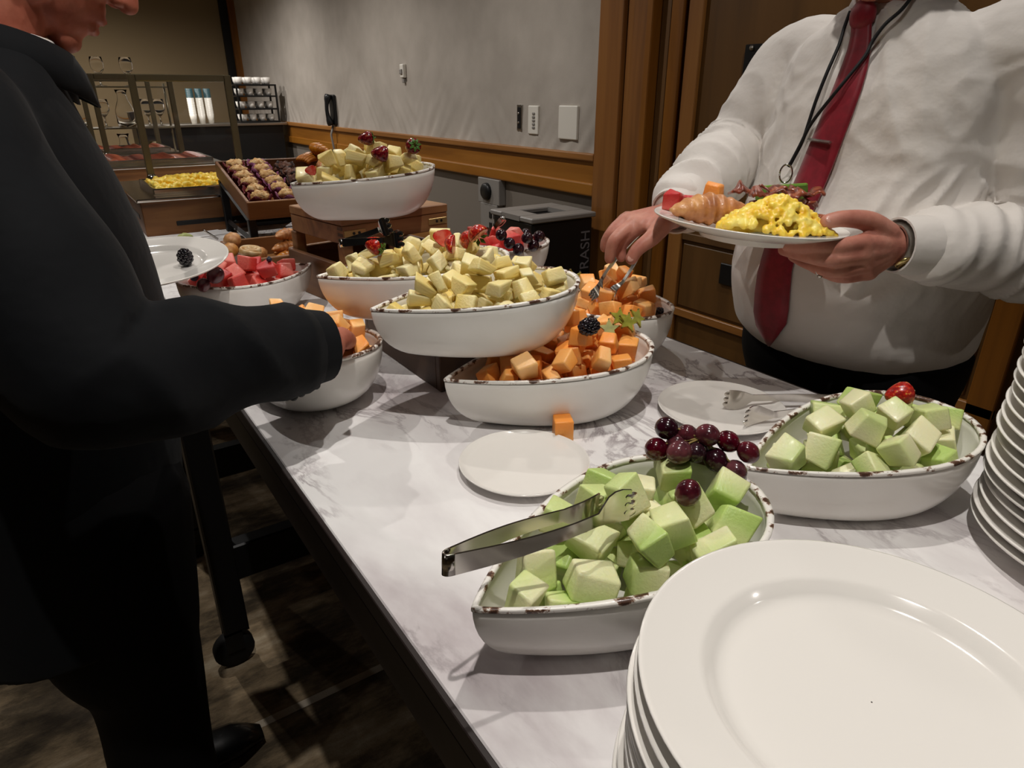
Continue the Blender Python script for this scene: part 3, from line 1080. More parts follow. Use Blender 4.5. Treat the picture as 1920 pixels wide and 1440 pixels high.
for (o, d, h), q in zip(gob, gdone):
    o.location = q
    settle(o, (0, 0, -1), base, .0008, .0, 1e-6)
    q.xyz = o.location
    TREES[b_melF].append(bvh([o])[0])
for (o, d, h), q in zip(gob, gdone):
    o.parent = gr
    o.location = q - G0
hub = sum(gdone, Vector()) / len(gdone) + Vector((0, 0, .010))
st = MB()
for q in gdone:
    st.tube([hub - G0, (hub * .5 + q * .5) - G0 + Vector((0, 0, .003)), q - G0 + Vector((0, 0, .004))], .0011, 6)
st.build('stem', M_STEM, gr, True)
rest(tag(put('grape', GRAPE_ME, None, Pt(1317, 917, .632), (.3, .2, 0)), 'single dark red grape lying alone on the honeydew cubes', 'grape'), b_melF, 1290, 924, lift=.0112, slide=False)
# honeydew, right
pS = Pt(1687, 747, .835)
scatter(b_melR, 'honeydew', 92, .0172, 'pale green honeydew cube heaped in the bowl with one strawberry', 'honeydew cubes beside the strawberry', 5, .030, scale=.98)
rest(strawberry(pS, (rad(80), 0, rad(60)), 'red strawberry tucked between honeydew cubes', leaf=False), b_melR, 1687, 747)
# cantaloupe, front
pB = Pt(1103, 640, .965)
scatter(b_canF, 'cantaloupe', 98, .0158, 'orange cantaloupe cube heaped in the bowl with star fruit slices', 'cantaloupe cubes beside the star fruit', 11, .055, lids=(b_pinF,))
rest(tag(put('blackberry', BLACKB_ME, None, pB, (rad(75), .3, rad(40)), (1.15,) * 3), 'black glossy blackberry on top of the cantaloupe cubes with star fruit', 'blackberry'), b_canF, 1103, 640)
# star fruit slices along the back rim
M_STARF = mat('star_fruit_flesh', rough=.3, ramp=[(.35, '#7d7d26'), (.7, '#a3a03c')], scale=60, coat=.25, sss=.1)
M_STARE = mat('star_fruit_edge', '#6b5a1e', rough=.5)
def star_slice():
    mb = MB()
    pts = []
    for k in range(10):
        r_ = .024 if k % 2 == 0 else .0115
        a = PI / 2 + 2 * PI * k / 10
        pts.append((r_ * cos(a), r_ * sin(a)))
    for k in range(10):
        pass
    lo = [(x, y, -.0025) for x, y in pts]
    hi = [(x, y, .0025) for x, y in pts]
    mb.add(lo + hi, [tuple(range(9, -1, -1)), tuple(range(10, 20))] + [(k, (k + 1) % 10, 10 + (k + 1) % 10, 10 + k) for k in range(10)])
    return mb.mesh('star_fruit_slice', M_STARF, False)
STAR_ME = star_slice()
starE = MB()
for k in range(5):
    a = PI / 2 + 2 * PI * k / 5
    starE.ball((.0238 * cos(a), .0238 * sin(a), 0), .0022, 8, sc=(1, 1, 1.4))
STARE_ME = starE.mesh('brown_tips', M_STARE)
for k, (u, v, t) in enumerate([(1142, 619, 1.06), (1160, 622, 1.055), (1176, 626, 1.05), (1192, 630, 1.045)]):
    o = tag(put('star_fruit_slice', STAR_ME, None, Pt(u, v, t), (rad(48), rad(12 * k), rad(-35 + 6 * k)), (.68,) * 3),
            'yellow green star fruit slice leaning against the back rim', 'star fruit', 'star fruit slices at the rim')
    put('brown_tips', STARE_ME, o)
    rest(o, b_canF, u, v, back=.03, far=.12, lift=.008)
# cantaloupe, right, with two star slices and a blackberry
scatter(b_canR, 'cantaloupe', 98, .0155, 'orange cantaloupe cube heaped in the bowl under the serving tongs', 'cantaloupe cubes under the tongs', 13, .052, region=lambda x, y: y < .5, lids=(b_pinF,))
rest(tag(put('blackberry', BLACKB_ME, None, b_canR.loc(.075, .070, .085), (rad(75), .3, rad(10)), (.95,) * 3), 'blackberry stuck on the bare inner wall of a cantaloupe bowl', 'blackberry'), b_canR, 1236, 586, lift=.0095, slide=False)
for k, (u, v, t) in enumerate([(1062, 510, 1.36), (1076, 522, 1.34)]):
    o = tag(put('star_fruit_slice', STAR_ME, None, Pt(u, v, t), (rad(70), rad(25 + 30 * k), rad(-30 + 20 * k))),
            'star fruit slice standing upright at the cantaloupe bowl end', 'star fruit', 'star fruit slices by the tongs')
    put('brown_tips', STARE_ME, o)
    rest(o, b_canR, u, v, back=.03, far=.12, lift=.01)
# cantaloupe, left
W1R = Pt(612, 648, .91)             # wrist and reach of the person in the suit
D1R = Vector((.05, .98, -.16)).normalized()
hand_zone = [(W1R + D1R * q, qr) for q, qr in ((.0, .045), (.035, .043), (.07, .045), (.10, .040), (.13, .032))] + [(W1R + D1R * .155 + Vector((0, 0, -.02)), .028)]
scatter(b_canL, 'cantaloupe', 98, .0155, 'orange cantaloupe cube heaped in the bowl under the suit sleeve', 'cantaloupe cubes under the sleeve', 17, .045, fixed=hand_zone, lids=(b_pinB, b_pinF))
# pineapple, front, middle and top
scatter(b_pinF, 'pineapple', 98, .0152, 'pale yellow pineapple chunk in the bowl on the dark riser', 'pineapple chunks in the plain bowl', 19, .038, scale=1.02)
sp_ = [Pt(744, 495, 1.22), Pt(833, 468, 1.18), Pt(850, 470, 1.17), Pt(884, 470, 1.15), Pt(895, 476, 1.14)]
scatter(b_pinB, 'pineapple', 98, .0152, 'pale yellow pineapple chunk among strawberry pieces', 'pineapple chunks with strawberry pieces', 23, .045, scale=1.02)
def heap_top(bowl, q, up):
    """point lying on the heap below q"""
    hs = [h[0].z for h in (t.ray_cast(Vector((q.x, q.y, 2)), Vector((0, 0, -1))) for t in TREES[bowl]) if h[0] is not None]
    return Vector((q.x, q.y, max(hs) + up)) if hs else q
rest(strawberry(Pt(706, 494, 1.20), (rad(110), rad(-25), rad(30)), 'red strawberry leaning between pineapple chunks near the tong handle', leaf=True), b_pinB, 706, 494)
tq_ = tongs('serving_tongs', 'steel tongs half buried in the pineapple with strawberry pieces', heap_top(b_pinB, Pz(650, 505, 1.095), .005), heap_top(b_pinB, Pz(735, 506, 1.10), .004), heap_top(b_pinB, Pz(752, 510, 1.10), .004), (0, .2, 1), .013)
rest(tq_, b_pinB, back=.01, far=.03)
tq_.location.z -= .007
TREES[b_pinB][-1] = bvh([tq_])[0]
rest(straw_half(Pt(833, 470, 1.18), (rad(20), rad(110), rad(10)), 'cut red strawberry wedge lying on pineapple'), b_pinB, 833, 470)
rest(straw_half(Pt(850, 472, 1.17), (rad(10), rad(70), rad(60)), 'second cut strawberry wedge touching the first one on pineapple'), b_pinB, 850, 472)
rest(straw_half(Pt(880, 468, 1.15), (rad(-30), rad(120), rad(30)), 'halved strawberry lying flat on pineapple, without leaf', 1.1), b_pinB, 880, 468)
rest(straw_half(Pt(899, 475, 1.12), (rad(-60), rad(150), rad(-10)), 'halved strawberry with its green leaf showing on pineapple', 1.2, True), b_pinB, 899, 475)
scatter(b_pinT, 'pineapple', 98, .0172, 'pale yellow pineapple chunk in the topmost bowl', 'pineapple chunks in the topmost bowl', 29, .052, scale=1.2)
rest(strawberry(Pt(717, 311, 1.395), (rad(95), 0, rad(62)), 'dark red strawberry lying at the front of the topmost bowl', True, False, sc=1.15), b_pinT, 717, 311)
rest(strawberry(Pt(775, 299, 1.43), (rad(60), rad(-50), rad(20)), 'dark red strawberry with leaf near the round end of the topmost bowl', True, True, sc=1.15), b_pinT, 775, 299)
rest(strawberry(Pt(690, 285, 1.48), (rad(85), 0, rad(70)), 'dark red strawberry at the back of the topmost bowl', True, True), b_pinT, 690, 285)
rest(straw_half(Pt(585, 327, 1.34), (rad(40), rad(90), rad(20)), 'cut strawberry sliver near the tip of the topmost bowl', .7), b_pinT, 585, 327)
# watermelon, left and back
scatter(b_watL, 'watermelon', 60, .0190, 'red watermelon cube in the bowl before the croissant tray', 'watermelon cubes by the croissants', 31, .026, region=lambda x, y: x < .6)
for k, (x, y, z, me, nm) in enumerate([(.105, .050, .083, BLUE_ME, 'blueberry'), (.085, .062, .082, GRAPE_ME, 'grape'), (.060, .072, .084, GRAPE_ME, 'grape')]):
    o = put(nm, me, None, b_watL.loc(x, y, z), (.5, .4 * k, 0), ((1.15, 1.1, 1.35)[k],) * 3)
    tag(o, ['dark blueberry at the end of the watermelon heap', 'smaller red grape between the blueberry and a bigger grape', 'large red grape resting against watermelon cubes'][k], nm)
    rest(o, b_watL, *((367, 535), (383, 541), (409, 543))[k], back=.02, far=.08)
rest(tag(put('blueberry', BLUE_ME, None, b_watL.loc(-.06, .05, .115), (0, 0, 0), (.8,) * 3), 'tiny dark blueberry caught between watermelon cubes', 'blueberry'), b_watL, 510, 524, back=.06, far=.08)
scatter(b_watB, 'watermelon', 45, .0190, 'red watermelon cube in the bowl with dark grapes', 'watermelon cubes beside dark grapes', 37, .025, region=lambda x, y: x < .62)
for k, (x, y, z) in enumerate([(.112, -.01, .083), (.125, .018, .085), (.10, .022, .088), (.118, .0, .105), (.132, -.012, .083), (.06, -.05, .098), (.035, -.045, .102)]):
    rest(tag(put('grape', GRAPED_ME, None, b_watB.loc(x, y, z), (.3 * k, .5, 0), (1.05,) * 3),
             'dark grape among the watermelon cubes near the bin' if k > 4 else 'dark grape piled at the round end of a watermelon bowl', 'grape',
             'dark grapes in the watermelon bowl'), b_watB, *((972, 470), (985, 463), (1000, 466), (1010, 470), (988, 474), (955, 477), (940, 480))[k], back=.02, far=.09)
# one cube that fell on the table
q = Pz(1052, 806, T)
fc_ = tag(put('cantaloupe_cube', chunk_mesh('fallen_cube', M_CANT, .0265, 44, 1.3, .06, .08), None, (q.x, q.y, T + .0172), (0, 0, rad(-28)), (1, 1, 1)),
          'single orange cantaloupe cube fallen on the marble table', 'cantaloupe')
settle(fc_, (sin(YAW), cos(YAW), 0), [bvh([b_canF.o])[0]], .0005, .02, .03)

# ================================================================== RISERS
r = empty('wooden_riser', (.475 + .137, 1.075, T), label='dark walnut riser box under two pineapple bowls', cat='riser')
hx, hy, hz = .137, .158, RZ - T
MB().box((-hx, -hy, 0), (hx, -hy + .014, hz - .012), bev=.0015).build('side_panel', M_WDARK, r)
MB().box((-hx, hy - .014, 0), (hx, hy, hz - .012), bev=.0015).build('side_panel', M_WDARK, r)
MB().box((-hx, -hy + .0141, 0), (-hx + .014, hy - .0141, hz - .012), bev=.0015).build('end_panel', M_WDARK, r)
MB().box((hx - .014, -hy + .0141, 0), (hx, hy - .0141, hz - .012), bev=.0015).build('end_panel', M_WDARK, r)
MB().box((-hx, -hy, hz - .0119), (hx, hy, hz), bev=.0015).build('top_board', M_WDARK, r)
r2 = empty('wooden_riser', (.90, 1.36, T), label='low dark walnut block under the watermelon bowl with dark grapes', cat='riser')
MB().box((-.09, -.10, 0), (.09, .10, .03), bev=.002).build('block', M_WDARK, r2)
MB().box((-.09, -.10, .0301), (.09, .10, WZ - T), bev=.002).build('top_board', M_WDARK, r2)

# oak crate with a lidded oak box on top
c0, cR, cL = Pz(639, 408, 1.105), Pz(838, 382, 1.105), Pz(562, 382, 1.105)
ax = (cR - c0); ang = math.atan2(ax.y, ax.x); W1 = ax.length; D1 = .25
bc = c0 + Vector((cos(ang), sin(ang), 0)) * W1 / 2 + Vector((-sin(ang), cos(ang), 0)) * D1 / 2
bxz = 1.043
b = empty('oak_box', (bc.x, bc.y, bxz), (0, 0, ang), 'finger jointed oak box with a lid and small brass plates under the top pineapple bowl', 'wooden box')
MB().box((-W1 / 2, -D1 / 2, 0), (W1 / 2, D1 / 2, .042), bev=.002).build('body', M_WBOX, b)
MB().box((-W1 / 2 - .001, -D1 / 2 - .001, .0425), (W1 / 2 + .001, D1 / 2 + .001, .062), bev=.002).build('lid', M_WBOX, b)
M_BRASS = mat('aged_brass', '#b59a66', rough=.4, metal=.7)
for sx in (-1, 1):
    x0 = sx * (W1 / 2 - .032)
    pl = MB().box((x0 - .028, -D1 / 2 - .0025, .016), (x0 + .028, -D1 / 2 + .001, .031), bev=.001).build('brass_plate', M_BRASS, b)
    for dx in (-.004, .010):
        MB().lathe([(0, .001), (.0035, .001), (.0035, 0), (0, 0)], 12, Matrix.Translation((x0 + dx, -D1 / 2 - .0026, .0235)) @ Matrix.Rotation(PI / 2, 4, 'X')).build('screw', M_DARKP, pl)
for zz in (.008, .022, .036):
    MB().box((-W1 / 2 - .0012, -D1 / 2 + .0, zz - .004), (-W1 / 2 + .001, -D1 / 2 + .02, zz + .003)).build('finger_joint', M_WDARK, b)
c = empty('oak_crate', (bc.x, bc.y, T), (0, 0, ang), 'open slatted oak crate standing under the lidded oak box', 'crate')
W2, D2 = W1 + .02, D1 + .02
hh = bxz - T
for sx in (-1, 1):
    for sy in (-1, 1):
        MB().box((sx * (W2 / 2 - .02) - .013, sy * (D2 / 2 - .02) - .013, 0), (sx * (W2 / 2 - .02) + .013, sy * (D2 / 2 - .02) + .013, hh), bev=.002).build('post', M_WBOX, c)
MB().box((-.03, -D2 / 2 + .001, .02), (.03, -D2 / 2 + .012, hh - .001), bev=.002).build('centre_post', M_WBOX, c)
for sy in (-1, 1):
    MB().box((-W2 / 2, sy * (D2 / 2) - .007, 0), (W2 / 2, sy * (D2 / 2) + .007, .10), bev=.002).build('slat', M_WBOX, c)
for sx in (-1, 1):
    MB().box((sx * (W2 / 2) - .007, -D2 / 2 + .008, 0), (sx * (W2 / 2) + .007, D2 / 2 - .008, .10), bev=.002).build('slat', M_WBOXY, c)
MB().box((-W2 / 2 + .01, -D2 / 2 + .01, .001), (W2 / 2 - .01, D2 / 2 - .01, .012)).build('bottom_board', M_WDARK, c)
MB().box((-.10, -D2 / 2 - .009, .106), (-.06, -D2 / 2 - .004, .128), bev=.001).build('card_label', M_PAPER, c)
OAK = [b, c]
MB().box((-.105, -D2 / 2 - .006, .10), (-.055, -D2 / 2 + .0, .132), bev=.001).build('label_backing', M_WDARK, c)

# ================================================================== PLATES
def plate_mesh(r, name, rimw=.30, deep=.012, h=.0288):
    w = r * (1 - rimw)
    dp = deep
    pr = [(0, .0085), (w * .60, .0085), (w * .64, .0), (w * .69, .0), (w * .73, .0085), (w * 1.02, .0125), (r * .985, h - .0035), (r, h - .001), (r * .998, h),
          (r * .985, h + .0003), (r * .97, h - .001), (w * 1.05, h - .0045), (w * 1.0, h - .0065), (w * .95, h - .0125), (w * .90, h - .0152), (w * .84, h - .0160), (0, h - .0160)]
    mb = MB()
    mb.lathe([(max(a, .0005), z) for a, z in pr], 96)
    return recalc(mb.mesh(name, M_CHINA))
BIG_ME = plate_mesh(.1438, 'dinner_plate')
def coupe_mesh(r, name):
    pr = [(.0005, .003), (r * .55, .003), (r * .58, 0), (r * .62, 0), (r * .65, .003), (r * .93, .0085), (r, .0135), (r * .995, .0150), (r * .98, .0142), (r * .91, .0105), (r * .86, .0095), (.0005, .0088)]
    mb = MB()
    mb.lathe(pr, 80)
    return recalc(mb.mesh(name, M_CHINA))
SMALL_ME = coupe_mesh(.0868, 'bread_plate')
# wide stack by the front honeydew bowl
SC_ = Vector((.354, .127))
PITCH = .0127         # foot in the well below
NST = 9
for k in range(NST):
    z = T + k * PITCH
    dx, dy = (R.uniform(-.003, .003), R.uniform(-.003, .003)) if k < NST - 1 else (0, 0)
    if k < NST - 1:
        dx -= .010 * (1 - k / NST)
    o = put('dinner_plate', BIG_ME, None, (SC_.x + dx, SC_.y + dy, z), (0, 0, k))
    ordn = ['ninth', 'eighth', 'seventh', 'sixth', 'fifth', 'fourth', 'third', 'second', 'top'][k]
    tag(o, 'top white dinner plate of the wide stack beside the grape topped honeydew' if k == NST - 1 else ordn + ' white plate from the top of the wide stack',
        'plate', 'dinner plates in the wide stack')
# tall stack at the right
for k in range(19):
    o = put('dinner_plate', BIG_ME, None, (.862 + .0013 * k + R.uniform(-.0025, .0025), .118 + R.uniform(-.0025, .0025), T + k * PITCH), (0, 0, k * .7))
    words = 'lowest second third fourth fifth sixth seventh eighth ninth tenth eleventh twelfth thirteenth fourteenth fifteenth sixteenth seventeenth eighteenth topmost'.split()
    tag(o, words[k] + (' white plate of the tall plate stack' if k in (0, 18) else ' white plate up from the table in the tall plate stack'), 'plate', 'dinner plates in the tall stack')
p = Pz(984, 876, T + .012)
tag(put('bread_plate', SMALL_ME, None, (.448, .635, T)), 'empty small white plate lying alone on the marble', 'plate')
sp2 = tag(put('bread_plate', SMALL_ME, None, (.800, .603, T), (0, 0, 0), (1.12, 1.12, 1)), 'small white plate holding a pair of steel tongs', 'plate')
# wooden caddy at the plate stack
wb = empty('wooden_caddy', (.655, .06, T), (0, 0, rad(8)), 'small brown wooden caddy beside the tall plate stack', 'wooden box')
for k, (lo, hi) in enumerate([((-.06, .05, 0), (.06, .06, .075)), ((-.06, -.06, 0), (.06, -.05, .075)), ((-.06, -.0499, 0), (-.05, .0499, .075)), ((.05, -.0499, 0), (.06, .0499, .075)), ((-.0499, -.0499, 0), (.0499, .0499, .01))]):
    MB().box(lo, hi, bev=.002).build('panel', M_WBOX, wb)

# ================================================================== TONGS
tg_ = tongs('serving_tongs', 'steel scalloped tongs resting across the honeydew cubes by the grapes', Pt(850, 1090, .515), Pt(1112, 982, .615), Pt(1184, 985, .588), (0, 0, 1), .019)
rest(tg_, b_melF, back=.02, far=.05)
zt = T + .022
tp_ = tongs('serving_tongs', 'steel tongs lying on the small plate behind the bowl rim', Vector((.968, .508, T + .0095)), Pz(1362, 752, zt), Pz(1405, 790, zt), (0.1, 0, 1))
settle(tp_, (0, 0, -1), [bvh([sp2])[0], bvh([b_melR.o])[0]], .0005, .02, .02)
tw_ = tongs('serving_tongs', 'steel tongs stuck in the watermelon bowl with dark grapes', Pt(943, 462, 1.55), Pt(915, 485, 1.62), Pt(925, 490, 1.60), (0, .2, 1), .013)
rest(tw_, b_watB, back=.03, far=.08)
tw_.location.z -= .030
# ================================================================== PASTRIES
M_CRUST = mat('baked_crust', rough=.5, ramp=[(.3, '#a8622a'), (.7, '#dba863'), (.5, '#c78842')], scale=45, detail=5, bump=.5, bscale=120, vary=.12)
M_CROI = mat('croissant_crust', rough=.4, ramp=[(.3, '#9a5520'), (.72, '#dfa455'), (.52, '#c47d34')], scale=30, detail=6, stretch=(1, .5, 1), bump=.5, bscale=150, vary=.12, coat=.1)
M_CHOC = mat('chocolate_crumb', rough=.65, ramp=[(.35, '#3d2014'), (.7, '#74452c')], scale=60, detail=5, bump=.8, bscale=110, bdist=.004)
M_CRUMB = mat('streusel_crumb', rough=.7, ramp=[(.3, '#b07a44'), (.7, '#ecd3a5'), (.5, '#d4a86c')], scale=70, detail=5, bump=.9, bscale=130, bdist=.004)
M_CUPR = mat('red_paper_cup', rough=.6, ramp=[(.4, '#5f0f1a'), (.7, '#8c1c28')], scale=20, vary=.1)
M_CUPP = mat('mauve_paper_cup', rough=.6, ramp=[(.4, '#7c3a63'), (.7, '#a35a80')], scale=20, vary=.1)
M_CUPB = mat('brown_paper_cup', rough=.6, ramp=[(.4, '#2b1710'), (.7, '#40261a')], scale=20)

def lump(r, seed, sc=(1, 1, .7), amp=.18, freq=2.5, n=20):
    mb = MB().ball((0, 0, 0), r, n, sc=sc)
    for i, p in enumerate(mb.v):
        d = noise.noise(Vector(p) / r * freq + Vector((seed * 7.1, 0, 0)))
        mb.v[i] = p * (1 + amp * d * 1.6)
    return mb
def cup_mesh(name, m, r=.035, h=.052):
    """pleated tulip paper"""
    mb = MB()
    n = 32
    rings = []
    for i in range(6):
        f = i / 5
        rr = r * (.66 + .48 * f ** 1.4)
        rings.append([(rr * (1 + .05 * (-1) ** j * f) * cos(2 * PI * j / n), rr * (1 + .05 * (-1) ** j * f) * sin(2 * PI * j / n),
                       h * f + (.010 * sin(j * 2 * PI / 8) if i == 5 else 0)) for j in range(n)])
    inner = [[(x * .93, y * .93, z - (.001 if i else -.002)) for x, y, z in rings[i]] for i in range(5, -1, -1)]
    mb.loft(rings + inner)
    return recalc(mb.mesh(name, m))
CUPR, CUPP, CUPB = cup_mesh('paper_cup_red', M_CUPR), cup_mesh('paper_cup_mauve', M_CUPP), cup_mesh('paper_cup_brown', M_CUPB)
TOPS = []
for k in range(3):
    mb = lump(.030, k, (1, 1, .62), .3, 3.5)
    mb.v = [p + Vector((0, 0, .050)) for p in mb.v]
    TOPS.append(mb)
CR_TOPS = [t.mesh('muffin_top', M_CRUMB) for t in TOPS]
CH_TOPS = []
for k in range(3):
    mb = lump(.036, k + 9, (1, 1, .6), .45, 4.5, 26)
    mb.v = [p + Vector((0, 0, .040)) for p in mb.v]
    CH_TOPS.append(mb.mesh('chocolate_top', M_CHOC))

def croissant_mesh(name, m, L=.13, r=.026, seed=0, bend=.9):
    mb = MB()
    rings = []
    n = 18
    N_ = 46
    for i in range(N_ + 1):
        f = i / N_
        a = (f - .5) * bend
        R0 = L / max(bend, .05)
        c = Vector((R0 * sin(a), R0 * (cos(a) - 1), 0))
        t = Vector((cos(a), -sin(a), 0))
        nrm = Vector((sin(a), cos(a), 0))
        env = sin(PI * min(max(f, .02), .98)) ** .62
        seg = (f * 7) % 1
        step = 1 - .16 * abs(seg * 2 - 1) if abs(f - .5) > .02 else 1
        rr = r * env * (.86 + .16 * (1 - abs(2 * f - 1))) * step
        rings.append([c + nrm * rr * cos(2 * PI * j / n) + Vector((0, 0, 1)) * rr * .82 * sin(2 * PI * j / n) for j in range(n)])
    mb.loft(rings)
    for i, p in enumerate(mb.v):
        mb.v[i] = p + Vector((0, 0, r * .8)) + Vector((1, 1, 1)) * .0016 * noise.noise(p * 90 + Vector((seed, 0, 0)))
    return mb.mesh(name, m)
CROI = [croissant_mesh('croissant', M_CROI, .12, .027, k, .7 + .3 * k) for k in range(3)]
def roll_mesh():
    mb = lump(.034, 33, (1.25, .85, .7), .12, 2)
    mb.v = [p + Vector((0, 0, .022)) for p in mb.v]
    return mb.mesh('bread_roll', M_CRUST)
ROLL = roll_mesh()
M_SWIRL = mat('cinnamon_swirl_dough', rough=.45, ramp=[(.35, '#c69350'), (.7, '#ecd7a8')], scale=40, vary=.08, coat=.2)
def swirl_mesh():
    mb = MB()
    pts = []
    rs = []
    for i in range(90):
        f = i / 89
        a = f * 2 * PI * 2.8
        pts.append((.004 * cos(a) + .030 * f * cos(a), .004 * sin(a) + .030 * f * sin(a), .012 + .004 * (1 - f)))
        rs.append(.0068 * (1 if f < .93 else (1 - f) / .07 * .8 + .2))
    mb.tube(pts, rs, 10, squash=1.7)
    return mb.mesh('cinnamon_swirl', M_SWIRL)
SWIRL = swirl_mesh()
def danish_mesh():
    mb = MB()
    for k in range(6):
        y = (k - 2.5) * .0105
        pts = [(-.05 + .1 * i / 12, y + .004 * sin(i), .014 + .012 * sin(PI * i / 12) - .002 * abs(k - 2.5)) for i in range(13)]
        mb.tube(pts, [.006 + .003 * sin(PI * i / 12) for i in range(13)], 8)
    return mb.mesh('danish_pastry', M_CROI)
DANISH = danish_mesh()

# ------------------------------------------------------------------ raised, sloping pastry tray on a black stand
tf, tb = Pt(463, 380, 2.0), Pt(402, 302, 2.36)
dirv = (tb - tf)
tl = dirv.length
ya = dirv.normalized()
xa = Vector((ya.y, -ya.x, 0)).normalized()
za = xa.cross(ya).normalized()
TW = .50
TM = Matrix(((xa.x, ya.x, za.x, tf.x), (xa.y, ya.y, za.y, tf.y), (xa.z, ya.z, za.z, tf.z), (0, 0, 0, 1)))
DEP = .055
tray = empty('pastry_tray', label='sloping oak tray of muffins and pastries on a black stand', cat='tray')
tray.matrix_world = TM @ Matrix.Translation((0, 0, -DEP))
MB().box((.010, .0101, .0), (TW - .010, tl - .0101, .010)).build('bottom_board', M_WBOXY, tray)
MB().box((0, 0, 0), (TW, .010, DEP), bev=.002).build('front_panel', M_WBOX, tray)
MB().box((0, tl - .010, 0), (TW, tl, DEP), bev=.002).build('back_panel', M_WBOX, tray)
MB().box((0, .0101, 0), (.010, tl - .0101, DEP), bev=.002).build('side_panel', M_WBOXY, tray)
MB().box((TW - .010, .0101, 0), (TW, tl - .0101, DEP), bev=.002).build('side_panel', M_WBOXY, tray)
TRAYS = [bvh([tray])[0]]
def on_tray(me, x, y, z, rz, name, label, cat, group, sc=1.0, kids=(), tilt=0):
    """lowered onto the tray floor, or onto what already lies there"""
    o = bpy.data.objects.new(name, me)
    link(o)
    o.matrix_world = TM @ Matrix.Translation((x, y, z - DEP + .010)) @ Matrix.Rotation(rz, 4, 'Z') @ Matrix.Rotation(tilt, 4, 'X') @ Matrix.Scale(sc, 4)
    tag(o, label, cat, group)
    for nm, m2 in kids:
        put(nm, m2, o)
    settle(o, -za, TRAYS, .001, .09, .05)
    TRAYS.append(bvh([o])[0])
    return o
R = random.Random(21)
for row in range(7):
    for colm in range(2):
        cx = .0525 + colm * .079 + R.uniform(-.002, .002)
        cy = .053 + row * .0785 + R.uniform(-.002, .002)
        if cy > tl - .045: continue
        red = colm == 0
        on_tray(CUPR if red else CUPP, cx, cy, .004, R.random() * 6, 'crumble_muffin',
                'crumb muffin in a %s paper cup, %s from the low end of the sloping tray' % ('red' if red else 'mauve', ['first', 'second', 'third', 'fourth', 'fifth', 'sixth', 'seventh'][row]), 'muffin',
                'muffins on the sloping tray', .90, [('muffin_top', R.choice(CR_TOPS))], R.uniform(-.04, .04))
for (cx, cy) in [(.213, .06), (.213, .145), (.214, .23), (.213, .315), (.214, .40), (.297, .10), (.297, .185), (.44, .45), (.44, .365)]:
    on_tray(CUPB, cx, cy, .004, R.random() * 6, 'chocolate_muffin', 'dark chocolate muffin with a cracked top' if cx < .35 else 'dark chocolate muffin by the back corner of the tray', 'muffin', 'chocolate muffins on the sloping tray', .90, [('muffin_top', R.choice(CH_TOPS))])
for (cx, cy, rz, me, nm) in [(.33, .45, .5, DANISH, 'danish_pastry'), (.325, .375, .1, CROI[0], 'croissant'), (.335, .30, .0, CROI[1], 'croissant'), (.43, .27, .3, DANISH, 'danish_pastry'), (.34, .34, .9, CROI[2], 'croissant'), (.345, .42, 1.9, CROI[0], 'croissant')]:
    on_tray(me, cx, cy, .012, rz, nm, 'golden glazed danish on the sloping tray' if nm[0] == 'd' else 'golden croissant on the sloping tray', nm.split('_')[0],
            'croissants on the sloping tray' if nm[0] == 'c' else 'danish pastries on the sloping tray', 1.0)
# stand
sd = empty('tray_stand', (tf.x, tf.y, T), label='black metal stand carrying the sloping pastry tray', cat='stand')
def rel(p):
    return Vector(p) - Vector((tf.x, tf.y, T))
cs = [TM @ Vector((x, y, -DEP)) for x, y in ((.012, .03), (TW - .012, .03), (.012, tl - .03), (TW - .012, tl - .03))]
for q in cs:
    a = rel((q.x, q.y, T)); b = rel(q)
    MB().box((a.x - .012, a.y - .012, 0), (a.x + .012, a.y + .012, b.z - .004), bev=.002).build('leg', M_BLACK, sd)
for i, j in ((0, 1), (2, 3), (0, 2), (1, 3)):
    a, b = rel(cs[i]), rel(cs[j])
    MB().tube([a - Vector((0, 0, .014)), b - Vector((0, 0, .014))], .012, 4).build('top_bar', M_BLACK, sd)
    a2, b2 = Vector((a.x, a.y, .035)), Vector((b.x, b.y, .035))
    MB().tube([a2, b2], .010, 4).build('lower_bar', M_BLACK, sd)

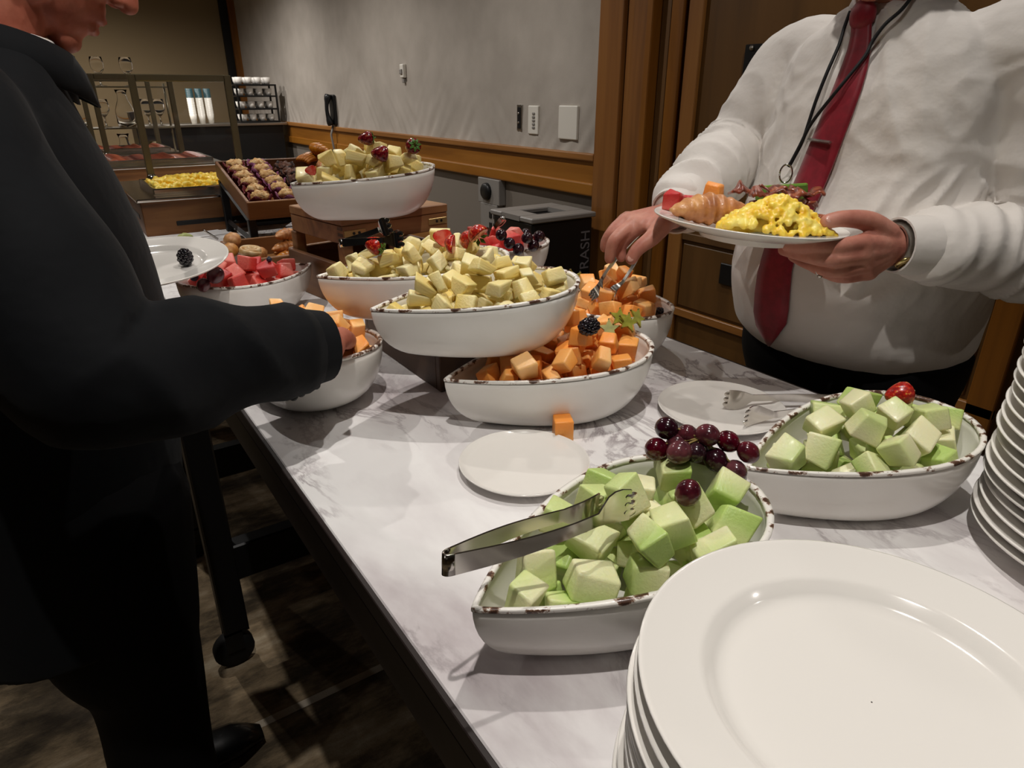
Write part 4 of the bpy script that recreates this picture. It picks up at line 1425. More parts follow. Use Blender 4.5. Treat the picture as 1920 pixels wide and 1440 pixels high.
# ------------------------------------------------------------------ low croissant tray
l0 = Pz(412, 452, .962)
lt_ = empty('croissant_tray', (l0.x, l0.y, T), label='low oak tray with croissants and rolls behind the watermelon', cat='tray')
LW, LD, LH = .42, .30, .062
MB().box((.0101, -LD + .0101, 0), (LW - .0101, -.0101, .010)).build('bottom_board', M_WBOXY, lt_)
MB().box((0, -.010, 0), (LW, 0, LH), bev=.002).build('back_panel', M_WBOX, lt_)
MB().box((0, -LD, 0), (LW, -LD + .010, LH), bev=.002).build('front_panel', M_WBOX, lt_)
MB().box((0, -LD + .0101, 0), (.010, -.0101, LH), bev=.002).build('side_panel', M_WBOXY, lt_)
MB().box((LW - .010, -LD + .0101, 0), (LW, -.0101, LH), bev=.002).build('side_panel', M_WBOXY, lt_)
LTREES = [bvh([lt_])[0], bvh(OAK)[0]]
for (u, v, z, me, nm, lab, rz, sc, rx) in [
    (440, 472, .945, ROLL, 'bread_roll', 'small golden roll at the corner of the low tray', 1.3, .82, 0),
    (482, 468, .945, ROLL, 'bread_roll', 'golden roll with a split end in the low tray', 1.0, .90, 0),
    (434, 489, .945, ROLL, 'bread_roll', 'half hidden roll under the held plate edge', 1.2, .78, 0),
    (473, 489, .945, SWIRL, 'cinnamon_swirl', 'pale cinnamon swirl bun in the low tray', .5, .85, .15),
    (503, 482, .945, CROI[0], 'croissant', 'single croissant lying next to the swirl bun', 1.25, .66, 0),
    (536, 470, .945, CROI[2], 'croissant', 'croissant at the bottom of the pile in the low tray', .3, .80, 0),
    (538, 459, .945, CROI[0], 'croissant', 'croissant at the back of the pile in the low tray', .2, .80, 0),
    (537, 465, .945, CROI[0], 'croissant', 'croissant in the middle of the pile in the low tray', .25, .85, 0),
    (540, 463, .945, CROI[1], 'croissant', 'croissant on top of the pile in the low tray', .4, .80, 0)]:
    q = Pz(u, v, z)
    q.z = max(z, .94)
    o = tag(put(nm, me, None, q, (rx, 0, rz), (sc,) * 3), lab, nm.split('_')[-1] if nm != 'bread_roll' else 'roll')
    settle(o, (0, 0, -1), LTREES, .001, .05, .12)
    LTREES.append(bvh([o])[0])

# ------------------------------------------------------------------ card and pen behind the held plate
cp = Pz(383, 440, T)
tag(MB().box((-.07, -.05, 0), (.07, .05, .003)).build('paper_card', M_PAPER, None, loc=cp, rot=(0, 0, .2)), 'white paper card lying behind the croissant tray', 'card')
a, b = Pz(382, 432, T + .05), Pz(408, 448, T + .012)
tag(MB().tube([a, b], .004, 8).build('pen', M_STEEL, None, True), 'slim silver pen leaning on the white card', 'pen')
q = Pz(347, 446, T + .02)
M_LIME = mat('lime_skin', '#b9c27a', rough=.4)
tag(lump(.02, 4, (1.2, .8, .8), .1).build('lime_wedge', M_LIME, None, True, loc=q), 'pale green fruit wedge behind the held plate', 'fruit')

# ================================================================== CHAFING DISHES WITH GLASS GUARDS
M_EGG = mat('scrambled_egg', rough=.35, ramp=[(.3, '#eebb28'), (.7, '#fcea86'), (.5, '#f7d852')], scale=60, detail=4, bump=.5, bscale=140, sss=.2)
M_BACON = mat('fried_bacon', rough=.3, ramp=[(.35, '#5a2a1c'), (.7, '#b5714f'), (.55, '#8f4630')], scale=40, detail=4, stretch=(.3, 2, 1), coat=.3, bump=.4, bscale=120)
def heap(lx, ly, h, seed, r=.011, n=70):
    mb = MB()
    R = random.Random(seed)
    for k in range(n):
        x, y = R.uniform(-lx, lx), R.uniform(-ly, ly)
        mb.ball((x, y, h * (.35 + .5 * (1 - (x / lx) ** 2 * .6 - (y / ly) ** 2 * .6)) + R.uniform(-.004, .006)), r * R.uniform(.7, 1.4), 8, jit=.25)
    mb.box((-lx, -ly, 0), (lx, ly, h * .3))
    return mb
def chafer(x, y, w, d, h, label, food):
    c = empty('chafing_dish', (x, y, T), label=label, cat='chafing dish', group='chafing dishes with glass guards')
    MB().box((0, 0, 0), (w, .014, h - .012), bev=.002).build('front_panel', M_WBOX, c)
    MB().box((0, d - .014, 0), (w, d, h - .012), bev=.002).build('back_panel', M_WBOX, c)
    MB().box((0, .0141, 0), (.014, d - .0141, h - .012), bev=.002).build('side_panel', M_WBOXY, c)
    MB().box((w - .014, .0141, 0), (w, d - .0141, h - .012), bev=.002).build('side_panel', M_WBOXY, c)
    MB().box((.10, -.002, .028), (.34, .004, .046), bev=.003).build('hand_slot', M_BLACK, c)
    MB().box((-.0015, .10, .045), (.004, d - .12, .065), bev=.003).build('hand_slot', M_BLACK, c)
    MB().box((-.012, -.012, h - .012), (w + .012, d + .012, h), bev=.004, seg=2).build('steel_top', M_STEEL, c)
    # pan: rim frame and sunk tray
    px0, px1, py0, py1 = .055, w - .03, .07, d - .16
    pan = MB()
    for lo, hi in [((px0, py0, h), (px1, py0 + .014, h + .022)), ((px0, py1 - .014, h), (px1, py1, h + .022)), ((px0, py0 + .0141, h), (px0 + .014, py1 - .0141, h + .022)), ((px1 - .014, py0 + .0141, h), (px1, py1 - .0141, h + .022))]:
        pan.box(lo, hi, bev=.004, seg=2)
    pan.box((px0, py0, h), (px1, py1, h + .003))
    pan.build('pan', M_STEEL, c)
    if food == 'egg':
        hp = heap((px1 - px0) / 2 - .018, (py1 - py0) / 2 - .018, .035, 4, .0085, 420)
        f = put('scrambled_eggs', remesh(hp, .004, 2), None, (x + (px0 + px1) / 2, y + (py0 + py1) / 2, T + h + .004))
        f.data.materials.append(M_EGG)
        tag(f, 'yellow scrambled eggs filling the steel chafing pan', 'eggs', kind='stuff')
    else:
        for k in range(9):
            yy = py0 + .04 + (py1 - py0 - .08) * k / 8
            f = bacon(px1 - px0 - .05, 0, .026)
            o = put('bacon_strip', f, None, (x + (px0 + px1) / 2, y + yy, T + h + .0165), (.18, 0, 0))
            tag(o, 'fried bacon strip lying in the far chafing pan', 'bacon', 'bacon strips in the chafing pan')
    # guard: bronze tinted frame with a pane
    g = empty('glass_guard', (x + .10, y + d - .07, T + h), label=label.replace('chafing dish', 'guard pane').split(' with ')[0] + ' in a bronze frame', cat='sneeze guard')
    g['label'] = {'egg': 'framed glass sneeze guard standing behind the egg pan', 'bacon': 'framed glass sneeze guard standing behind the bacon pan', 'far': 'framed glass sneeze guard at the far end of the buffet'}[food if food else 'far']
    gw, gh, bt = .38, .40, .026
    for lo, hi in [((0, -.012, 0), (bt, .012, gh)), ((gw - bt, -.012, 0), (gw, .012, gh)), ((bt + .0001, -.012, gh - bt), (gw - bt - .0001, .012, gh)), ((bt + .0001, -.012, 0), (gw - bt - .0001, .012, bt * .6))]:
        MB().box(lo, hi, bev=.003, seg=2).build('frame_bar', M_BRONZE, g)
    MB().box((bt, -.003, bt * .6), (gw - bt, .003, gh - bt)).build('pane', M_GLASS, g)
    MB().lathe([(.0005, 0), (.02, 0), (.02, .02), (.012, .03), (.0005, .03)], 16, Matrix.Translation((bt / 2, -.02, 0))).build('foot_clamp', M_STEEL, g, True)
    return c
def bacon(L_, seed, w=.028, t=.0035, amp=1.0):
    mb = MB()
    rings = []
    n = 40
    for i in range(n + 1):
        f = i / n
        x = (f - .5) * L_
        z = amp * (.006 * sin(f * 22 + seed * 2) + .002 * sin(f * 51 + seed))
        wy = .006 * sin(f * 9 + seed)
        tw = .5 * amp * sin(f * 14 + seed)
        ww = w / 2 * (1 + .15 * sin(f * 30 + seed * 3))
        a = Vector((0, cos(tw), sin(tw)))
        nn = Vector((0, -sin(tw), cos(tw)))
        c = Vector((x, wy, z))
        rings.append([c + a * ww + nn * t / 2, c + nn * (t / 2 + .0015 * sin(f * 40)), c - a * ww + nn * t / 2, c - a * ww - nn * t / 2, c - nn * t / 2, c + a * ww - nn * t / 2])
    mb.loft(rings)
    return mb.mesh('bacon_strip', M_BACON)
chafer(.262, 2.66, .50, .60, .128, 'oak sided chafing dish with a pan of yellow scrambled eggs', 'egg')
chafer(.20, 3.66, .56, .60, .15, 'oak sided chafing dish with a pan of bacon', 'bacon')
chafer(.20, 4.50, .50, .55, .15, 'oak sided chafing dish at the far end of the buffet', None)

# glassware standing behind the chafing dishes on the last table
def goblet():
    mb = MB()
    mb.lathe([(.032, 0), (.032, .003), (.006, .006), (.005, .06), (.02, .075), (.036, .10), (.038, .13), (.033, .165), (.0315, .165), (.036, .13), (.034, .10), (.018, .079), (.0005, .074)], 24)
    return recalc(mb.mesh('goblet', M_GLASS))
def carafe():
    mb = MB()
    mb.lathe([(.0005, 0), (.05, 0), (.055, .02), (.055, .10), (.03, .16), (.026, .19), (.036, .22), (.034, .22), (.024, .19), (.028, .16), (.052, .10), (.052, .022), (.0005, .006)], 28)
    return recalc(mb.mesh('carafe', M_GLASS))
GOB, CAR = goblet(), carafe()
sh = empty('glass_shelf', (.20, 5.12, T), label='two tier wire shelf of glassware behind the far guards', cat='shelf')
for z in (.26, .50):
    MB().box((0, 0, z - .008), (.62, .22, z), bev=.002).build('shelf_board', M_GLASS if False else M_BRONZE, sh)
for sx in (.01, .61):
    for sy in (.01, .21):
        MB().tube([(sx, sy, 0), (sx, sy, .52)], .007, 8).build('post', M_BRONZE, sh, True)
for k, (dx, dz, me) in enumerate([(.08, .26, CAR), (.22, .26, GOB), (.34, .26, CAR), (.47, .26, GOB), (.10, .50, GOB), (.24, .50, GOB), (.40, .50, GOB), (.54, .26, GOB), (.1, 0, CAR), (.3, 0, CAR), (.48, 0, GOB)]):
    o = put('carafe' if me is CAR else 'goblet', me, None, (.20 + dx, 5.12 + .11, T + dz + .001))
    tag(o, ('clear glass carafe on the shelf behind the guards' if dz else 'clear glass carafe under the wire shelf') if me is CAR else
        ('clear stemmed glass on the upper wire shelf' if dz > .4 else 'clear stemmed glass on the lower wire shelf' if dz else 'clear stemmed glass under the wire shelf'),
        'carafe' if me is CAR else 'glass', 'glassware on the wire shelf')

# ================================================================== BACK COUNTER WITH CUP RACK
ct = empty('back_counter', (2.2, 9.35, 0), label='dark counter with a pale top edge at the back wall', cat='counter')
MB().box((-1.2, 0, .985), (.6, .5, 1.015), bev=.004).build('countertop', M_STEELB, ct)
MB().box((-1.15, .04, 0), (.55, .48, .984)).build('body', M_DARKP, ct)
rk = empty('cup_rack', (2.24, 9.42, 1.016), label='black tiered rack of white cups on the back counter', cat='rack')
for z in (0, .15, .30, .43):
    MB().box((0, 0, z), (.50, .30, z + .018), bev=.004).build('tier', M_BLACK, rk)
for sx in (.012, .488):
    for sy in (.012, .288):
        MB().box((sx - .01, sy - .01, .0), (sx + .01, sy + .01, .44)).build('post', M_BLACK, rk)
def cup_m():
    mb = MB()
    mb.lathe([(.0005, 0), (.028, 0), (.040, .03), (.045, .08), (.042, .08), (.037, .03), (.0005, .006)], 20)
    mb.tube([(.042, 0, .065), (.062, 0, .06), (.064, 0, .035), (.038, 0, .025)], .005, 8)
    return mb.mesh('coffee_cup', M_CHINA)
CUP = cup_m()
for z in (.019, .169, .319, .449):
    for i in range(4):
        for j in range(2):
            o = put('coffee_cup', CUP, None, (2.24 + .068 + i * .115, 9.42 + .085 + j * .13, 1.016 + z), (0, 0, 1.2 + .3 * i))
            tag(o, {.019: 'white cup on the lowest tier of the black rack', .169: 'white cup on the second tier of the black rack', .319: 'white cup on the third tier of the black rack', .449: 'white cup on the top tier of the black rack'}[z], 'cup', 'white cups on the black rack')
M_TEALC = mat('dark_teal_cup', '#2c4a50', rough=.5)
PC = MB().lathe([(.0005, 0), (.03, 0), (.042, .11), (.040, .11), (.028, .004), (.0005, .004)], 20).mesh('paper_cup', M_TEALC)
WC = MB().lathe([(.0005, 0), (.03, 0), (.042, .11), (.040, .11), (.028, .004), (.0005, .004)], 20).mesh('white_paper_cup', M_WHITEP)
for i in range(3):
    for k in range(12):
        o = put('paper_cup', PC if k > 7 else WC, None, (1.72 + i * .10, 9.55, 1.016 + k * .026))
        tag(o, 'dark teal paper cup in a nested column on the back counter' if k > 7 else 'white paper cup in a nested column on the back counter', 'paper cup', 'nested paper cups on the back counter')
# ================================================================== PEOPLE
def skin_mat(name, a, b_, c):
    return mat(name, rough=.48, ramp=[(.3, a), (.7, c), (.5, b_)], scale=28, detail=4, sss=.2, sss_r=(1, .35, .2), bump=.25, bscale=260, bdetail=4, bdist=.0012, spec=.4)
M_SKIN = skin_mat('skin', '#a8695a', '#b97c6b', '#c68d7b')
M_SKIN2 = skin_mat('skin_ruddy', '#9a5340', '#ad6550', '#b9745e')
M_NAIL = mat('finger_nail', '#d3a295', rough=.25, coat=.3)
M_SHIRT = mat('white_cotton_shirt', '#dcd6d0', rough=.75, sheen=.2, bump=.35, bscale=16, bdetail=4, bdist=.012)
M_SUIT = mat('dark_navy_wool', '#05070b', rough=.8, sheen=.03, spec=.22, bump=.3, bscale=14, bdetail=3, bdist=.012)
M_TROU = mat('black_trousers', '#060608', rough=.8, spec=.2)
M_TIE = mat('crimson_silk', rough=.5, ramp=[(.4, '#7d0d1f'), (.6, '#8c1226')], scale=60, stretch=(1, 1, 1), sheen=.2)
M_CORD = mat('black_cord', '#0c0c0e', rough=.6)
M_HAIR = mat('grey_brown_hair', rough=.6, ramp=[(.35, '#2b2520'), (.7, '#5e554b')], scale=80, stretch=(.3, 1, 1), bump=.8, bscale=160)
M_SHOE = mat('black_leather', '#0a0a0b', rough=.3, coat=.3)
M_EYE = mat('eye_white', '#e6e0da', rough=.15, coat=.5)
M_BADGE = mat('green_card', '#6f9c34', rough=.45)
M_INK = mat('black_ink', '#15160f', rough=.6)

def spline(pts, n=8):
    """Catmull-Rom through (x, y, z, r) rows"""
    P = [np.array(p, float) for p in pts]
    P = [2 * P[0] - P[1]] + P + [2 * P[-1] - P[-2]]
    out = []
    for i in range(1, len(P) - 2):
        for k in range(n):
            t = k / n
            a, b, c, d = P[i - 1], P[i], P[i + 1], P[i + 2]
            out.append(.5 * ((2 * b) + (-a + c) * t + (2 * a - 5 * b + 4 * c - d) * t * t + (-a + 3 * b - 3 * c + d) * t ** 3))
    out.append(P[-2])
    return out
def limb(mb, pts, n=18, k=8, squash=1.0, ends=True):
    S = spline(pts, k)
    mb.tube([Vector(p[:3]) for p in S], [max(.002, p[3]) for p in S], n, squash=squash)
    if ends:
        for p in (pts[0], pts[-1]):
            mb.ball(p[:3], p[3] * .995, 14)
    return mb
def torso(mb, rows, cy, face, n=48, p=2.25):
    """rows: z, x centre, front, back, half width; face = -1 or +1 (x direction of the front)"""
    S = spline([r + (0,) if len(r) == 4 else r for r in rows], 5)
    rings = []
    for (z, cx, f, b, hw) in S:
        ring = []
        for j in range(n):
            a = 2 * PI * j / n
            ca, sa = cos(a), sin(a)
            ex = (abs(ca) ** (2 / p)) * (1 if ca > 0 else -1)
            ey = (abs(sa) ** (2 / p)) * (1 if sa > 0 else -1)
            ring.append((cx + face * ex * (f if ca > 0 else b), cy + ey * hw, z))
        rings.append(ring)
    mb.loft(rings)
    return mb
def head(mb, c, yaw, pitch, s=1.0):
    """face along local +x; pitched down by pitch"""
    M = Matrix.Translation(c) @ Matrix.Rotation(yaw, 4, 'Z') @ Matrix.Rotation(pitch, 4, 'Y') @ Matrix.Scale(s, 4)
    B = lambda p, r, sc=(1, 1, 1): mb.ball(p, r, 22, M, sc)
    B((-.012, 0, .040), .098, (1.0, .84, .92))
    B((.022, 0, -.010), .074, (.95, .86, 1.1))
    B((.030, 0, -.060), .060, (.95, .86, .95))
    B((.046, 0, -.082), .040, (1, .95, .85))
    B((.066, 0, -.108), .0195, (1, 1.25, .85))
    for q in (-1, 1):
        B((.048, q * .040, -.022), .030, (.9, .7, .9))
        B((-.006, q * .074, -.012), .030, (.62, .26, 1.05))
        B((-.002, q * .076, -.030), .016, (.7, .4, 1))
        B((.093, q * .0125, -.030), .0105, (1.1, .85, .8))
        B((.070, q * .030, .036), .016, (.7, 1.4, .5))
        B((.004, q * .050, -.075), .030, (1.1, .5, .8))
    B((.072, 0, .040), .020, (.7, 1.6, .7))
    mb.tube([(.080, 0, .030), (.094, 0, .0), (.106, 0, -.022)], [.0095, .0115, .0145], 14, M)
    B((.107, 0, -.025), .0148, (1, 1, .85))
    B((.074, 0, -.058), .024, (.8, 1.1, .9))
    lip = [(.074, -.024, -.066), (.088, -.012, -.0625), (.092, 0, -.0625), (.088, .012, -.0625), (.074, .024, -.066)]
    mb.tube(lip, [.003, .0058, .0066, .0058, .003], 10, M)
    lip = [(.072, -.022, -.0755), (.085, -.012, -.0785), (.089, 0, -.0795), (.085, .012, -.0785), (.072, .022, -.0755)]
    mb.tube(lip, [.003, .0062, .0075, .0062, .003], 10, M)
    return M
def hair_cap(M, parent, off):
    mb = MB()
    n, k = 40, 14
    rings = []
    for i in range(k + 1):
        a = PI / 2 - i / k * 1.95
        ring = []
        for j in range(n):
            ph = 2 * PI * j / n
            front = max(0, cos(ph))
            aa = PI / 2 - i / k * (1.95 - 1.15 * front ** .8)
            r = .103 + .0025 * noise.noise(Vector((ph * 9, i * .6, 2)))
            ring.append((-.014 + r * cos(aa) * cos(ph), r * .87 * cos(aa) * sin(ph), .040 + r * .95 * sin(aa)))
        rings.append(ring)
    inner = [[(x * .96 - .0005, y * .96, z - .004) for x, y, z in r_] for r_ in reversed(rings)]
    mb.loft(rings + inner, cap=False)
    mb.v = [(M @ p) - off for p in mb.v]
    return mb.build('hair', M_HAIR, parent, True)
def hand(mb, wrist, fingers, thumb, wr=.024, palm_r=.0135):
    """wrist: point; fingers: list of [MCP, PIP, DIP, tip] each (Vector, r); thumb: [CMC, MCP, IP, tip]"""
    W = wrist
    mcps = [f[0][0] for f in fingers]
    for i, f in enumerate(fingers):
        limb(mb, [tuple(p) + (r,) for p, r in f], 14, 6)
        mid = W.lerp(f[0][0], .45)
        limb(mb, [tuple(W) + (wr * .8,), tuple(mid) + (palm_r * 1.18,), tuple(f[0][0]) + (f[0][1] * 1.06,)], 14, 5)
    for i in range(len(fingers) - 1):
        a, b = mcps[i], mcps[i + 1]
        for k_ in (.25, .5, .75, .92):
            pa, pb = W.lerp(a, k_), W.lerp(b, k_)
            limb(mb, [tuple(pa) + (palm_r,), tuple((pa + pb) / 2) + (palm_r,), tuple(pb) + (palm_r,)], 10, 3)
    limb(mb, [tuple(p) + (r,) for p, r in thumb], 14, 6)
    limb(mb, [tuple(W) + (wr * .72,), tuple(W.lerp(thumb[0][0], .6)) + (.018,), tuple(thumb[0][0]) + (thumb[0][1],)], 12, 5)
    for k_ in (.35, .7):
        pa, pb = thumb[0][0].lerp(thumb[1][0], k_), W.lerp(mcps[0], .35 + k_ * .45)
        limb(mb, [tuple(pa) + (.0125,), tuple((pa + pb) / 2) + (.0115,), tuple(pb) + (.0125,)], 10, 3)
def wrinkle(me, fn):
    n = len(me.vertices)
    co = np.empty(n * 3, 'f'); me.vertices.foreach_get('co', co)
    no = np.empty(n * 3, 'f'); me.vertices.foreach_get('normal', no)
    co = co.reshape(-1, 3); no = no.reshape(-1, 3)
    for i in range(n):
        co[i] += no[i] * fn(co[i])
    me.vertices.foreach_set('co', co.ravel())
    me.update()
def arm_param(p, chain):
    """closest point on a polyline: (distance, arclength)"""
    best = (9, 0)
    acc = 0
    for a, b in zip(chain[:-1], chain[1:]):
        ab = b - a
        t = max(0, min(1, (p - a).dot(ab) / ab.length_squared))
        d = (p - (a + ab * t)).length
        if d < best[0]:
            best = (d, acc + t * ab.length)
        acc += ab.length
    return best
def ridged(v):
    return 1 - abs(noise.noise(v)) * 2.2

def legs(mb, root, cx, cy, face, zt, dx=0, w=.095):
    for s in (-1, 1):
        limb(mb, [(cx, cy + s * .085, zt, w * 1.25), (cx - face * .0, cy + s * .098, zt - .22, w * 1.02), (cx + face * .012, cy + s * .10, .46, w * .78), (cx, cy + s * .105, .25, w * .74), (cx, cy + s * .108, .075, w * .78)], 20)
def shoe(parent, x, y, face, off):
    mb = MB()
    rings = []
    for i in range(11):
        f = i / 10
        xx = -.10 + .29 * f
        w = .038 + .012 * sin(PI * f * .9) - (.02 * max(0, f - .8) / .2)
        h = .075 - .035 * f - (.02 * max(0, f - .85) / .15) if f > .35 else .09
        ring = []
        for j in range(14):
            a = 2 * PI * j / 14
            ring.append((x + face * xx - off.x, y + w * cos(a) - off.y, max(.002, h / 2 + h / 2 * sin(a))))
        rings.append(ring)
    mb.loft(rings)
    return mb.build('shoe', M_SHOE, parent, True)

# ------------------------------------------------------------------ the man in the white shirt
C2 = Vector((1.28, .675, 0))
man2 = empty('person', C2, label='person in white shirt, red tie and lanyard holding a breakfast plate', cat='person')
shR, elR, wrR = Vector((1.255, .862, 1.405)), Vector((1.165, .925, 1.255)), Pt(1258, 402, 1.15)
shL, elL, wrL = Vector((1.265, .478, 1.405)), Vector((1.285, .405, 1.135)), Pt(1680, 460, 1.0)
body = MB()
limb(body, [(1.225, .675, 1.36, .060), (1.205, .675, 1.47, .058), (1.185, .675, 1.56, .056)], 20)
HM2 = head(body, (1.165, .675, 1.625), PI, rad(12))
limb(body, [(1.27, .675, .80, .10), (1.28, .675, 1.05, .11), (1.26, .675, 1.30, .10), (1.235, .675, 1.40, .06)], 20)
for s in (-1, 1):
    limb(body, [(1.285, .675 + s * .09, .82, .07), (1.285, .675 + s * .10, .45, .05), (1.285, .675 + s * .105, .09, .04)], 12)
for S_, E_, W_ in ((shR, elR, wrR), (shL, elL, wrL)):
    limb(body, [(1.245, .675, 1.37, .06), tuple(S_) + (.045,), tuple(S_.lerp(E_, .5)) + (.045,), tuple(E_) + (.038,), tuple(E_.lerp(W_, .5)) + (.036,), tuple(W_) + (.026,)], 16)
def pj(*rows):
    return [(Pt(u, v, t), r) for u, v, t, r in rows]
# left hand under the plate, thumb over the rim
hand(body, wrL, [pj((1612, 456, .958, .0125), (1562, 463, .945, .0112), (1515, 462, .965, .0102), (1476, 459, .99, .0092)),
                 pj((1613, 478, .965, .0130), (1556, 486, .950, .0115), (1508, 478, .980, .0104), (1470, 468, 1.01, .0094)),
                 pj((1617, 498, .980, .0125), (1562, 507, .968, .0110), (1518, 494, 1.0, .0100), (1488, 480, 1.03, .0090)),
                 pj((1624, 512, 1.00, .0115), (1580, 519, .992, .0100), (1546, 510, 1.015, .0090), (1520, 498, 1.035, .0082))],
     pj((1662, 438, .985, .0185), (1628, 415, .965, .0150), (1583, 410, .955, .0122), (1552, 415, .955, .0108)), .027, .0150)
# right hand around the tongs
hand(body, wrR, [pj((1202, 424, 1.130, .0125), (1174, 446, 1.140, .0110), (1164, 466, 1.150, .0100), (1165, 482, 1.152, .0090)),
                 pj((1188, 420, 1.138, .0130), (1155, 447, 1.128, .0112), (1146, 468, 1.136, .0102), (1143, 485, 1.145, .0092)),
                 pj((1174, 414, 1.155, .0125), (1148, 436, 1.150, .0108), (1137, 452, 1.158, .0098), (1134, 464, 1.165, .0088)),
                 pj((1170, 412, 1.180, .0110), (1150, 430, 1.180, .0098), (1141, 443, 1.185, .0088), (1138, 454, 1.190, .0080))],
     pj((1240, 424, 1.115, .0175), (1222, 446, 1.105, .0140), (1197, 466, 1.105, .0118), (1184, 485, 1.110, .0105)), .026, .0145)
body.v = [p - C2 for p in body.v]
bme = remesh(body, .0026, 3, .45)
bme.materials.append(M_SKIN)
put('body', bme, man2)
hair_cap(HM2, man2, C2)
for q in (-1, 1):
    MB().ball(HM2 @ Vector((.070, q * .031, .016)) - C2, .0125, 16).build('eye', M_EYE, man2, True)
def nail(tip, prev, out, parent, off, s=1.0):
    ax = (tip - prev).normalized()
    out = (out - ax * out.dot(ax)).normalized()
    sd = ax.cross(out).normalized()
    M = Matrix(((ax.x, sd.x, out.x, 0), (ax.y, sd.y, out.y, 0), (ax.z, sd.z, out.z, 0), (0, 0, 0, 1)))
    c = tip + out * .0082 * s - off
    MB().ball((0, 0, 0), .0065 * s, 14, Matrix.Translation(c) @ M, (1.05, .85, .28)).build('nail', M_NAIL, parent, True)
toC = lambda p: (Vector((0, 0, HC)) - p).normalized()
for a, b in (((1552, 415, .955), (1583, 410, .955)), ((1184, 485, 1.11), (1197, 466, 1.105))):
    p, q = Pt(*a), Pt(*b)
    nail(p, q, toC(p) + Vector((0, 0, .35)), man2, C2)

shirt = MB()
torso(shirt, [(.86, 1.285, .135, .13, .165), (.895, 1.28, .165, .145, .185), (.93, 1.28, .215, .15, .205), (.97, 1.28, .246, .15, .212), (1.04, 1.28, .262, .155, .216), (1.13, 1.28, .248, .155, .214),
              (1.24, 1.275, .205, .155, .208), (1.33, 1.26, .172, .15, .205), (1.395, 1.245, .135, .13, .195), (1.435, 1.232, .105, .11, .165), (1.465, 1.222, .082, .09, .105), (1.485, 1.215, .070, .078, .076)], C2.y, -1)
chR = [shR, elR, wrR]
chL = [shL, elL, wrL]
wc = wrR + (elR - wrR).normalized() * .055
limb(shirt, [(1.245, .79, 1.385, .085), tuple(shR) + (.085,), tuple(shR.lerp(elR, .55)) + (.078,), tuple(elR) + (.068,), tuple(elR.lerp(wrR, .45)) + (.060,), tuple(wc) + (.049,)], 22)
wc2 = wrL + (elL - wrL).normalized() * .062
limb(shirt, [(1.25, .55, 1.385, .085), tuple(shL) + (.088,), tuple(shL.lerp(elL, .5)) + (.080,), tuple(elL) + (.070,), tuple(elL.lerp(wrL, .45)) + (.060,), tuple(wc2) + (.050,)], 22)
shirt.v = [p - C2 for p in shirt.v]
sme = remesh(shirt, .005, 6, .5)
chRl = [p - C2 for p in chR]; chLl = [p - C2 for p in chL]
def shirt_fold(c):
    p = Vector(c)
    dR, aR = arm_param(p, chRl)
    dL, aL = arm_param(p, chLl)
    d = min(dR, dL)
    arm = max(0, min(1, (.125 - d) / .04))
    a = aR if dR < dL else aL
    fore = max(0, min(1, (a - .12) / .12))
    ang = noise.noise(p * 6) * .05
    f = arm * (.005 + .0065 * fore) * ridged(Vector((a * 26 + p.z * 9 + ang * 30, p.y * 7, p.z * 6)))
    # body: slack vertical folds, diagonal pulls from the arm pits
    v = Vector((p.x * 3, (p.y - p.z * .35) * 15, p.z * 2.2))
    g = (1 - arm) * (.008 * ridged(v) + .007 * noise.noise(p * 7) + .0025 * ridged(p * 22))
    hem = max(0, min(1, (p.z - .80) / .12))
    return (f + g * (.35 + .65 * max(0, min(1, (p.z - .98) / .25)))) * hem - .001
wrinkle(sme, shirt_fold)
sme.materials.append(M_SHIRT)
sh_o = put('shirt', sme, man2)
BV = BVHTree.FromPolygons([v.co + C2 for v in sme.vertices], [tuple(p.vertices) for p in sme.polygons])
CAMP = Vector((0, 0, HC))
def on_shirt(u, v, off):
    d = ray(u, v).normalized()
    h = BV.ray_cast(CAMP, d)
    if h[0] is None:
        return None
    return h[0] + h[1] * off
# cuffs, placket, collar
def cuff(W, D, r0, r1, L_, parent, m, off, name='cuff', th=.003):
    D = D.normalized()
    up = Vector((0, 0, 1))
    a = D.cross(up).normalized(); b = a.cross(D)
    rings = []
    for k, (l, r) in enumerate([(0, r0), (L_ * .5, (r0 + r1) / 2 + .002), (L_, r1), (L_, r1 - th), (L_ * .5, (r0 + r1) / 2 - th), (0, r0 - th)]):
        rings.append([W + D * l + (a * cos(t) + b * sin(t)) * r - off for t in [2 * PI * j / 28 for j in range(28)]])
    mb = MB().loft(rings + [rings[0]], cap=False)
    o = mb.build(name, m, parent, True)
    recalc(o.data)
    auto_smooth(o, 50)
    return o
cuff(wrL + (elL - wrL).normalized() * -.002, elL - wrL, .041, .0455, .078, man2, M_SHIRT, C2)
cuff(wrR + (elR - wrR).normalized() * .008, elR - wrR, .040, .046, .065, man2, M_SHIRT, C2)
